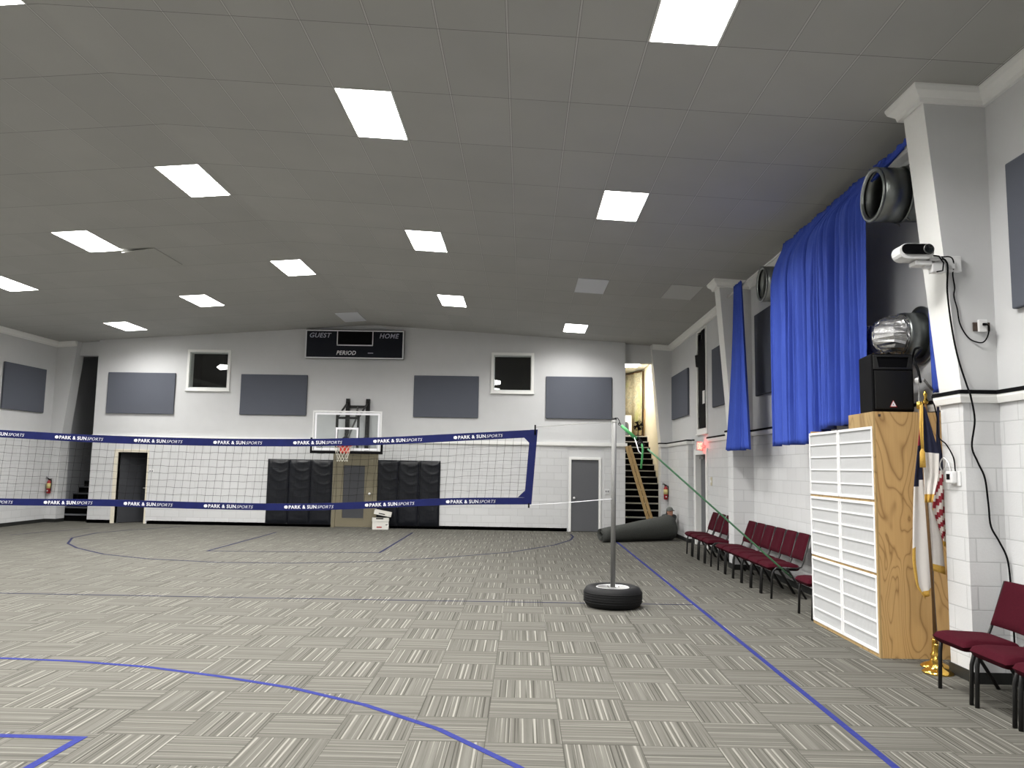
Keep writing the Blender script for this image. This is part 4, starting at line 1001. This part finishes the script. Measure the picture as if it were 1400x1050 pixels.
MB().slab('y', [(3.655, 2.430), (3.725, 2.430), (3.69, 2.50)], [[(3.6615, 2.4365), (3.7185, 2.4365), (3.69, 2.4925)]], 7.850, 7.855).build('emblem_outline', 'red', em)
MB().tube([(3.66, 7.95, 2.97), (3.70, 7.95, 2.99), (3.74, 7.95, 2.97)], .01, 6).build('handle', 'black', t)
# cable from the speaker to the flagpole top
t = tag(MB().tube(spline([(3.93, 8.0, 2.75), (3.915, 7.85, 3.0), (3.86, 7.6, 2.98), (3.70, 7.42, 2.86), (3.70, 7.36, 2.74), (3.71, 7.34, 2.62)]), .012, 7).build('speaker_cable', 'black'), 'black cable looping from the loudspeaker toward the flagpole tip', 'cable')

# ---- ducts poking out behind the curtain
def round_duct(y, z, x0, label, r=.28):
    t = empty('round_duct', (3.9, y, z), label, 'air duct', 'round metal ducts in the right wall bay')
    m = MB(); rr = r-.008
    m.lathe([(r, x0+.0), (r, x0+.30), (r-.006, x0+.30), (rr, x0+.30), (rr, x0), ], (0, y, z), 'x', 40, closed=True); m.build('collar', 'duct', t)
    MB().lathe([(r+.004, x0), (r+.004, x0+.018), (r-.045, x0+.03), (r-.05, x0+.01), (r-.012, x0-.006)], (0, y, z), 'x', 40, closed=True).build('flange', 'duct', t)
    MB().lathe([(r+.012, x0+.285), (r+.016, x0+.30), (r+.012, x0+.315), (r-.004, x0+.30)], (0, y, z), 'x', 40, closed=True).build('seam_ring', 'duct', t)
    m = MB(); pr = []
    for k in range(11): xx = x0+.29+k*(XR-x0-.29)/10; pr += [(r-.012, xx), (r-.004, xx+.01)]
    pr = [q for q in pr if q[1] <= XR]+[(r-.012, XR-.003)]
    m.lathe(pr+[(q[0]-.012, q[1]) for q in reversed(pr)], (0, y, z), 'x', 40, closed=True); m.build('pipe', 'duct', t)
    MB().lathe([(r-.02, XR-.02), (r-.02, XR-.004), (.001, XR-.004)], (0, y, z), 'x', 30).build('dark_inside', 'black', t)
    for a in (-1.2, -1.9): 
        MB().tube([(x0+.30, y+math.cos(a)*(r+.005), z+math.sin(a)*(r+.005)), (x0+.34, y+math.cos(a)*(r+.04), z+math.sin(a)*(r+.04))], .008, 5).build('clamp', 'steel', t)
round_duct(7.98, 4.66, 3.60, 'open round metal duct at the right end of the wide blue curtain')
round_duct(11.86, 4.63, 3.62, 'open round metal duct peeking out at the left edge of the wide curtain', .27)
t = empty('foil_duct', (4.0, 8.24, 3.225), 'crinkled foil duct with round wall flange above the loudspeaker', 'air duct')
MB().lathe([(.31, 4.165), (.31, 4.185), (.20, 4.185), (.20, 4.165)], (0, 8.24, 3.225), 'x', 36, closed=True).build('flange', 'duct', t)
MB().lathe([(.235, 3.97), (.24, 4.0), (.24, 4.17), (.22, 4.17), (.22, 3.97)], (0, 8.24, 3.225), 'x', 36, closed=True).build('collar', 'duct', t)
pth, rad = [], []
for k in range(34):
    u = k/33
    if u < .25: q = Vector((4.0-.08*u/.25, 8.24, 3.225))
    else:
        a = (u-.25)/.75*math.pi/2; q = Vector((3.92+.05*math.sin(a), 8.24+.75*(1-math.cos(a))*1.0+.10*math.sin(a), 3.225))
    pth.append(q); rad.append(.205+.012*(k % 2)+.006*math.sin(k*2.1))
m = MB().tube(pth, rad, 40); m.sm = [False]*len(m.f); fr_ = random.Random(4)
m.v = [v+Vector((fr_.uniform(-1, 1), fr_.uniform(-1, 1), fr_.uniform(-1, 1)))*.008 for v in m.v]; m.build('foil_sleeve', 'foil', t)

# ---- curtains and rod
RZ, RXX = 4.985, 3.765
tag(MB().tube([(RXX, 7.335, RZ), (RXX, 14.395, RZ)], .016, 10).build('curtain_rod', 'white'), 'thin white curtain rod between the near and middle columns', 'curtain rod')
sst = lambda a, b, x: (lambda t: t*t*(3-2*t))(max(0, min(1, (x-a)/(b-a))))
def curtain(name, yl, yr, xf, zb, ny, label, seed, amp=.045, freq=11, top=.05, zt=RZ, ncr=16, wid=.013):
    """yl(v), yr(v): far and near edges; xf(v): mean X; zb(u): hem height; v 0 top .. 1 hem"""
    rnd = random.Random(seed); ph = [rnd.uniform(0, 6.28) for _ in range(8)]; fr = [freq*(.55+.9*rnd.random()) for _ in range(8)]
    creases = [((k+.15+.7*rnd.random())/ncr, wid*(.5+.9*rnd.random()), .5+.9*rnd.random(), .03*(rnd.random()-.5), .55*rnd.random()**2) for k in range(ncr)]
    rows = []; NV = 44
    for i in range(NV+1):
        v = i/NV; r = []
        for j in range(ny+1):
            u = j/ny; y = yl(v)+(yr(v)-yl(v))*u
            uu = u+(.014*math.sin(v*3+ph[0])+.006*math.sin(v*7+u*5+ph[1]))*math.sin(u*math.pi)
            s = .45*sum(math.sin(fr[k]*uu*6.28*.5+ph[k]+(.5*v if k % 2 else -.4*v)) for k in range(3))/3
            for cu, cw, cd, cs, v0 in creases:
                d = (u-cu-cs*v)/cw
                if abs(d) < 4: s += 1.5*cd*(math.exp(-d*d)-.35*math.exp(-((abs(d)-1.7)/.8)**2))*sst(v0-.25, v0+.05, v)
            fine = math.sin(fr[5]*uu*25+ph[5])*.22*max(0, 1-v*3)
            a = amp*(.40+.60*v)
            z = (zt+top)-(zt+top-zb(u))*v
            r.append(Vector((xf(v, u)+a*(s+fine), y+.5*a*math.sin(fr[6]*uu*6+ph[6]), z+(.012*math.sin(u*31+ph[2]) if v == 1 else 0))))
        rows.append(r)
    o = MB().grid(rows).build(name, 'curtain', solid=.004); return tag(o, label, 'curtain', 'royal blue curtains on the rod')
sst_ = lambda a, b, x: (lambda t: t*t*(3-2*t))(max(0, min(1, (x-a)/(b-a))))
curtain('curtain', lambda v: 11.05+.38*sst(0, .2, v)-.05*v, lambda v: 7.36+.92*sst(.015, .075, v)+.10*v,
        lambda v, u: RXX-.050-.10*sst(.0, .12, v)*(1-.5*v)*(.5+.5*math.cos((u-.35)*3))-.02*v,
        lambda u: 2.14 if u < .52 else (2.14+.14*sst(.52, .60, u)+.04*u), 300, 'wide royal blue curtain hanging over the filter box', 5, .085, 9)
curtain('curtain', lambda v: 13.80+.50*v**2, lambda v: 13.30-.50*v, lambda v, u: RXX-.05-.03*v, lambda u: 2.13, 110, 'narrow gathered royal blue curtain next to the middle column', 9, .06, 6, ncr=6, wid=.03)
curtain('curtain', lambda v: 7.60, lambda v: 7.42, lambda v, u: 3.93+.02*v, lambda u: 2.56, 24, 'thin strip of royal blue curtain just behind the near column', 3, .02, 6, zt=4.60)

# ---- flags
def cloth(left, right, name, par, zones, folds=5, amp=.02, n=26):
    """left/right: matching lists of (x, y, z); zones(u, v, p) -> material index"""
    def at(L, v):
        k = v*(len(L)-1); i = min(int(k), len(L)-2); return Vector(L[i]).lerp(Vector(L[i+1]), k-i)
    m = MB(); rows = []; mats, fn = zones
    for i in range(n+1):
        v = i/n; a, c = at(left, v), at(right, v); nn = (c-a).cross(Vector((0, 0, 1))); nn = nn.normalized() if nn.length > 1e-5 else Vector((0, 1, 0))
        rows.append([a.lerp(c, j/12)+nn*amp*math.sin(j/12*math.pi*folds+v*2)*(.3+v) for j in range(13)])
    m.grid(rows); k = 0
    for i in range(n):
        for j in range(12):
            m.mi[k] = fn((j+.5)/12, (i+.5)/n, (rows[i][j]+rows[i+1][j+1])/2); k += 1
    me = m.build(name, mats, par, solid=.003); return me
FY_ = 7.28
def on(px, py, Y=FY_):        # direction of a measured photo point, taken at a chosen depth
    d = FW+R2*((px-700)/FPX)-U2*((py-525)/FPX); k = Y/d.y; return Vector((d.x*k, Y, HC+d.z*k))
def flag_stand(x, y, top, label, name, lean_=-.05, cat='flag'):
    t = empty(name, (x, y, 0), label, cat, 'flags on stands by the near column')
    MB().lathe([(.13, 0), (.13, .012), (.10, .03), (.05, .05), (.035, .09), (.045, .11), (.03, .13), (.024, .24), (.03, .25), (.016, .255)], (x, y, 0), 'z', 28).build('base', 'gold', t)
    MB().tube([(x, y, .22), (x+lean_, y, top)], .0135, 10).build('pole', 'polewood', t)
    return t
t = flag_stand(3.745, 7.30, 2.44, 'white flag with navy canton and gold fringe on a brass stand', 'church_flag', -.075)
MB().lathe([(.012, 2.42), (.014, 2.44), (.008, 2.46), (.012, 2.48), (.006, 2.50), (.005, 2.56), (.003, 2.66), (.001, 2.68)], (3.67, 7.30, 0), 'z', 12).build('finial', 'steel', t)
MB().lathe([(.02, 2.37), (.028, 2.38), (.028, 2.43), (.018, 2.44)], (3.672, 7.30, 0), 'z', 12).build('collar', 'gold', t)
yl_, yf_ = 7.33, 7.25
la = [on(*q, 7.34) for q in ((1258, 575), (1253, 625), (1249, 662), (1247.5, 705), (1246.5, 770), (1252, 802), (1264, 819))]
lb = [on(*q, 7.36) for q in ((1262, 575), (1263, 622), (1264, 662), (1272, 700), (1276, 750), (1276, 795), (1272, 812))]
def z1(u, v, p): return 0 if v < .12 else (1 if v < .30+.05*(1-u) else (3 if (v > .93 or (u < .13 and v > .62)) else 2))
cloth(la, lb, 'back_fold', t, (['flagred', 'navy', 'flagwhite', 'fringe'], z1), 3, .012)
la = [on(*q, 7.27) for q in ((1260, 556), (1261, 590), (1261, 618), (1263, 650), (1264.5, 687))]
lb = [on(*q, 7.24) for q in ((1265, 556), (1275, 590), (1283.5, 620), (1283, 650), (1275, 687))]
def z2(u, v, p): return 0 if v < .5 else (2 if v > .93 else 1)
cloth(la, lb, 'front_fold', t, (['navy', 'flagwhite', 'fringe'], z2), 4, .012)
la = [on(*q, 7.37) for q in ((1268, 640), (1265, 700), (1263.5, 740), (1262.5, 776))]
lb = [on(*q, 7.38) for q in ((1273, 640), (1275, 695), (1289, 738), (1294, 786))]
def z3(u, v, p): return 1 if (v > .91 or (u < .1 and v > .55)) else 0
cloth(la, lb, 'lower_fold', t, (['flagwhite', 'fringe'], z3), 3, .012)
ts = MB().tube([(3.655, 7.24, 2.40), (3.640, 7.235, 2.2), (3.648, 7.235, 2.0)], .010, 6).lathe([(.008, 2.0), (.022, 1.97), (.026, 1.83), (.001, 1.83)], (3.648, 7.235, 0), 'z', 10)
ts.tube([(3.665, 7.24, 2.40), (3.655, 7.23, 2.1), (3.655, 7.23, 1.98)], .007, 6); ts.build('tassel', 'fringe', t)
t = flag_stand(3.84, 7.52, 2.46, 'striped red and white flag mostly hidden behind the white flag', 'striped_flag', .0)
MB().lathe([(.02, 2.44), (.026, 2.46), (.012, 2.5), (.02, 2.53), (.001, 2.58)], (3.84, 7.52, 0), 'z', 12).build('finial', 'gold', t)
la = [on(*q, 7.50) for q in ((1281, 556), (1280, 600), (1280, 640), (1277, 672), (1274, 702), (1280, 722), (1288, 744))]
lb = [on(*q, 7.46) for q in ((1284, 556), (1285, 600), (1291, 640), (1293, 675), (1294, 705), (1294, 725), (1294, 748))]
def z4(u, v, p):
    if v < .36: return 0
    if u < .12 and v > .62 or v > .95: return 3
    return 1 if int((v*17+u*2.2)) % 2 == 0 else 2
cloth(la, lb, 'cloth', t, (['navy', 'flagred', 'flagwhite', 'fringe'], z4), 3, .01, 40)

# ---- mini projector on a bracket
t = empty('mini_projector', (3.47, 6.90, 3.66), 'small white and black projector on a bracket beside the near column', 'projector')
m = MB()
def pill(x0, x1, z0, z1, y0, y1, n=8):
    r = (z1-z0)/2; zc_ = (z0+z1)/2
    p = [(x1-r+r*math.cos(a), zc_+r*math.sin(a)) for a in [(-.5+k/n)*math.pi for k in range(n+1)]]+[(x0+r+r*math.cos(a), zc_+r*math.sin(a)) for a in [(.5+k/n)*math.pi for k in range(n+1)]]
    return MB().slab('y', p, [], y0, y1)
bd = pill(3.325, 3.635, 3.675, 3.815, 6.86, 7.02).build('body', 'plasticw', t, .01)
pill(3.345, 3.628, 3.715, 3.808, 6.845, 6.862).build('front_face', 'black', t, .006)
MB().lathe([(.040, 6.846), (.040, 6.835), (.033, 6.835), (.030, 6.844), (.001, 6.844)], (3.575, 0, 3.762), 'y', 24).build('lens', 'lens', t)
MB().lathe([(.045, 6.846), (.045, 6.838), (.040, 6.838), (.040, 6.846)], (3.575, 0, 3.762), 'y', 24, closed=True).build('lens_ring', 'steel', t)
br = MB().box(3.47, 3.62, 6.88, 7.0, 3.625, 3.665).box(3.50, 3.58, 6.9, 6.98, 3.66, 3.69).box(3.56, 3.84, 6.90, 6.955, 3.60, 3.655)
br.box(3.60, 3.70, 6.875, 6.955, 3.665, 3.70).box(3.66, 3.90, 6.915, 6.955, 3.575, 3.72).box(3.62, 3.74, 6.88, 6.955, 3.56, 3.64); br.build('bracket', 'plasticw', t, .006)
MB().tube([(3.62, 6.87, 3.71), (3.67, 6.86, 3.70), (3.71, 6.86, 3.64), (3.70, 6.86, 3.57), (3.65, 6.87, 3.56)], .0065, 7).build('lead', 'black', t)
tag(MB().tube(spline([(3.70, 6.86, 3.68), (3.735, 6.87, 3.66), (3.755, 6.88, 3.60), (3.77, 6.93, 3.39), (3.80, 6.935, 3.06), (3.845, 6.94, 2.80), (3.89, 6.90, 2.55), (3.90, 6.87, 2.46), (3.945, 6.90, 2.25), (3.93, 6.935, 2.02), (3.975, 6.935, 1.88), (4.03, 6.935, 1.74), (4.05, 6.935, 1.51), (4.06, 6.93, 1.33), (4.12, 6.92, 1.2), (4.17, 6.90, 1.05), (4.175, 6.88, .80), (4.17, 6.86, .4), (4.16, 6.84, .02)]), .008, 7).build('power_cord', 'black'), 'long black cord hanging down the near column to the floor', 'cord')
tag(MB().tube(spline([(3.70, 6.87, 3.695), (3.78, 6.88, 3.70), (3.82, 6.90, 3.66), (3.825, 6.93, 3.55), (3.845, 6.945, 3.44), (3.835, 6.945, 3.36), (3.86, 6.945, 3.24), (3.875, 6.945, 3.12), (3.92, 6.945, 3.02), (3.98, 6.945, 2.96), (4.06, 6.93, 2.94), (4.105, 6.92, 3.0), (4.105, 6.90, 3.08), (4.075, 6.90, 3.10)]), .006, 7).build('power_cord', 'black'), 'thin black cord from the projector to the wall outlet', 'cord')
t = empty('wall_outlet', (4.08, 6.96, 3.03), 'brown wall outlet with white plug adapter on the near column', 'outlet')
box(3.995, 4.145, 6.945, 6.959, 3.045, 3.125).build('plate', 'brownbox', t, .004)
box(4.03, 4.105, 6.915, 6.945, 3.035, 3.145).build('adapter', 'plasticw', t, .006); box(4.06, 4.09, 6.898, 6.915, 3.09, 3.11).build('plug', 'black', t)
# ---- white sensor on the column front
t = empty('wall_sensor', (3.86, 7.12, 1.67), 'white square wall sensor with dark screen on the near column', 'sensor')
box(3.868, 3.879, 7.03, 7.15, 1.67, 1.80).build('back_plate', 'plasticw', t, .003)
bd = box(3.82, 3.868, 7.07, 7.19, 1.69, 1.80).build('body', 'plasticw', t, .012); box(3.815, 3.82, 7.11, 7.16, 1.725, 1.775).build('screen', 'black', t)
tag(MB().tube(spline([(3.855, 7.08, 1.80), (3.855, 7.10, 1.92), (3.85, 7.2, 2.04), (3.85, 7.33, 2.12), (3.87, 7.38, 2.3), (3.84, 7.40, 2.5)]), .006, 6).build('sensor_cord', 'black'), 'thin black cord rising from the white wall sensor', 'cord')
tag(MB().tube(spline([(3.86, 7.17, 1.80), (3.858, 7.2, 1.88), (3.858, 7.28, 1.92), (3.858, 7.34, 1.86), (3.858, 7.3, 1.80), (3.855, 7.24, 1.83), (3.858, 7.22, 1.9)]), .006, 6).build('white_cable', 'plasticw'), 'white cable bundle beside the white wall sensor', 'cable')
t = empty('clip_lamp', (3.80, 7.40, 2.60), 'small shiny clip lamp on the ledge behind the near column', 'lamp')
MB().tube([(3.86, 7.42, 2.56), (3.80, 7.40, 2.62), (3.77, 7.40, 2.66)], .012, 7).build('arm', 'steel', t)
MB().lathe([(.012, 0), (.03, .04), (.034, .07), (.001, .06)], (0, 0, 0), 'z', 14, mat=Matrix.Translation((3.77, 7.40, 2.66)) @ Matrix.Rotation(-1.9, 4, 'Y')).build('shade', 'bright', t)

# ---- person crouching behind the carpet roll
class Limb:
    def __init__(s): s.m = MB()
    def chain(s, pts):
        for (p, r), (q, k) in zip(pts, pts[1:]):
            s.m.tube([p, Vector(p).lerp(Vector(q), .5), q], [r, (r+k)/2, k], 10)
        for p, r in pts: s.m.ball(p, r, 8)
        return s
def fuse(m, name, mat, par, vox=.008, sm=4):
    o = m.build(name, mat, par); x = o.modifiers.new('remesh', 'REMESH'); x.mode = 'VOXEL'; x.voxel_size = vox; x.use_smooth_shade = True
    y = o.modifiers.new('smooth', 'SMOOTH'); y.factor = .5; y.iterations = sm; return o
V = Vector
pel, che, nek, hed = V((3.86, 21.03, .27)), V((3.85, 20.85, .50)), V((3.85, 20.76, .575)), V((3.85, 20.715, .665))
t = empty('person', (3.9, 20.95, 0), 'person in grey cap and dark shirt crouching behind the carpet roll', 'person')
L = Limb(); hip = {}; 
L.chain([(pel, .13), (pel.lerp(che, .5), .125), (che, .135), (nek, .06), (hed-V((0, 0, .02)), .058)])
for s in (-1, 1):
    sh = che+V((s*.13, .0, .035)); el = V((che.x+s*.15-.07, 20.68, .40)); wr = V((3.70+s*.09, 20.56, .50))
    L.chain([(che, .11), (sh, .06), (el, .043), (wr, .028)])
    pm = wr+V((-.02, -.055, .02)); L.chain([(wr, .028), (pm, .030), (pm+V((s*.018, -.01, 0)), .026)])
    for k in range(4):
        b0 = pm+V(((k-1.5)*.019, -.02, .004)); ln = (.036, .044, .042, .032)[k]
        L.chain([(b0, .010), (b0+V((-.004, -ln, .004)), .0095), (b0+V((-.010, -ln*1.7, -.014)), .0085), (b0+V((-.012, -ln*2.0, -.032)), .0075)])
    th = wr+V((-s*.028, -.03, .012)); L.chain([(th, .012), (th+V((-s*.028, -.022, .004)), .0105), (th+V((-s*.04, -.048, -.004)), .009)])
    kn = V((3.80+s*.13-.06, 20.72, .10)); an = V((3.87+s*.09, 21.06, .075))
    L.chain([(pel+V((s*.08, 0, -.03)), .095), (kn, .065), (an, .042), (an+V((0, .06, -.03)), .035), (an+V((0, .02, -.045)), .028)])
hm = MB(); hq = Matrix.Translation(hed) @ Matrix.Rotation(math.radians(22), 4, 'Z') @ Matrix.Rotation(math.radians(-14), 4, 'X')
def hp(x, y, z): return hq @ V((x, y, z))      # head space: face toward -y turned to the left
L.m.lathe([(.001, -.115), (.035, -.11), (.055, -.085), (.068, -.04), (.076, .01), (.078, .05), (.066, .09), (.04, .112), (.001, .12)], (0, 0, 0), 'z', 20, sy=1.2, mat=hq)
L.m.ball(hp(0, -.098, -.02), .014, 6, .8, 1.2, 1.4); L.m.ball(hp(0, -.082, -.075), .022, 6, 1.2, .7, .5)
for s in (-1, 1): L.m.ball(hp(s*.078, .01, -.01), .022, 6, .4, .8, 1.3)
body = fuse(L.m, 'body', 'skin', t, .007, 3)
em = MB()
for s in (-1, 1): em.ball(hp(s*.03, -.082, .008), .010, 6, 1, .6, .7)
em.build('eyes', 'black', t)
cm = MB().lathe([(.083, .028), (.086, .05), (.080, .09), (.055, .122), (.02, .134), (.001, .135)], (0, 0, 0), 'z', 22, sy=1.2, mat=hq)
cp = cm.build('cap', 'cap', t)
bm_ = MB(); rows = []
for i in range(9):
    a = math.radians(-160+i*17.5); rows.append([hp(.084*math.cos(a), 1.18*.084*math.sin(a), .038), hp(.10*math.cos(a), .17*math.sin(a), .022-.01*abs(math.cos(a)))])
bm_.grid(rows).build('visor', 'cap', cp, solid=.006)
MB().lathe([(.079, -.045), (.084, .0), (.083, .04)], (0, .012, 0), 'z', 18, sy=1.1, mat=hq).build('hair', 'hair', t) if False else None
hr = MB()
for i in range(-5, 6):
    a = math.radians(90+i*16); hr.ball(hp(.072*math.cos(a), .088*math.sin(a), -.005), .024, 6, 1, 1, 1.7)
fuse(hr, 'hair', 'hair', t, .008, 2)
S = Limb(); S.chain([(pel+V((0, 0, .02)), .145), (pel.lerp(che, .5), .14), (che, .15), (che.lerp(nek, .7), .085)])
for s in (-1, 1):
    sh = che+V((s*.13, 0, .035)); el = V((che.x+s*.15-.07, 20.68, .40)); S.chain([(che, .12), (sh, .072), (sh.lerp(el, .75), .056)])
fuse(S.m, 'shirt', 'shirt', t, .012, 3)
S = Limb(); S.chain([(pel+V((-.05, 0, -.02)), .14), (pel+V((.05, 0, -.02)), .14)])
for s in (-1, 1):
    kn = V((3.80+s*.13-.06, 20.72, .10)); an = V((3.87+s*.09, 21.06, .075)); S.chain([(pel+V((s*.08, 0, -.03)), .11), (kn, .078), (an, .055)])
fuse(S.m, 'trousers', 'trouser', t, .012, 3)
for s in (-1, 1):
    an = V((3.87+s*.09, 21.06, .075)); fuse(Limb().chain([(an+V((0, .0, -.02)), .045), (an+V((0, .08, -.028)), .042), (an+V((0, .12, -.035)), .036)]).m, 'shoe', 'black', t, .01, 2)
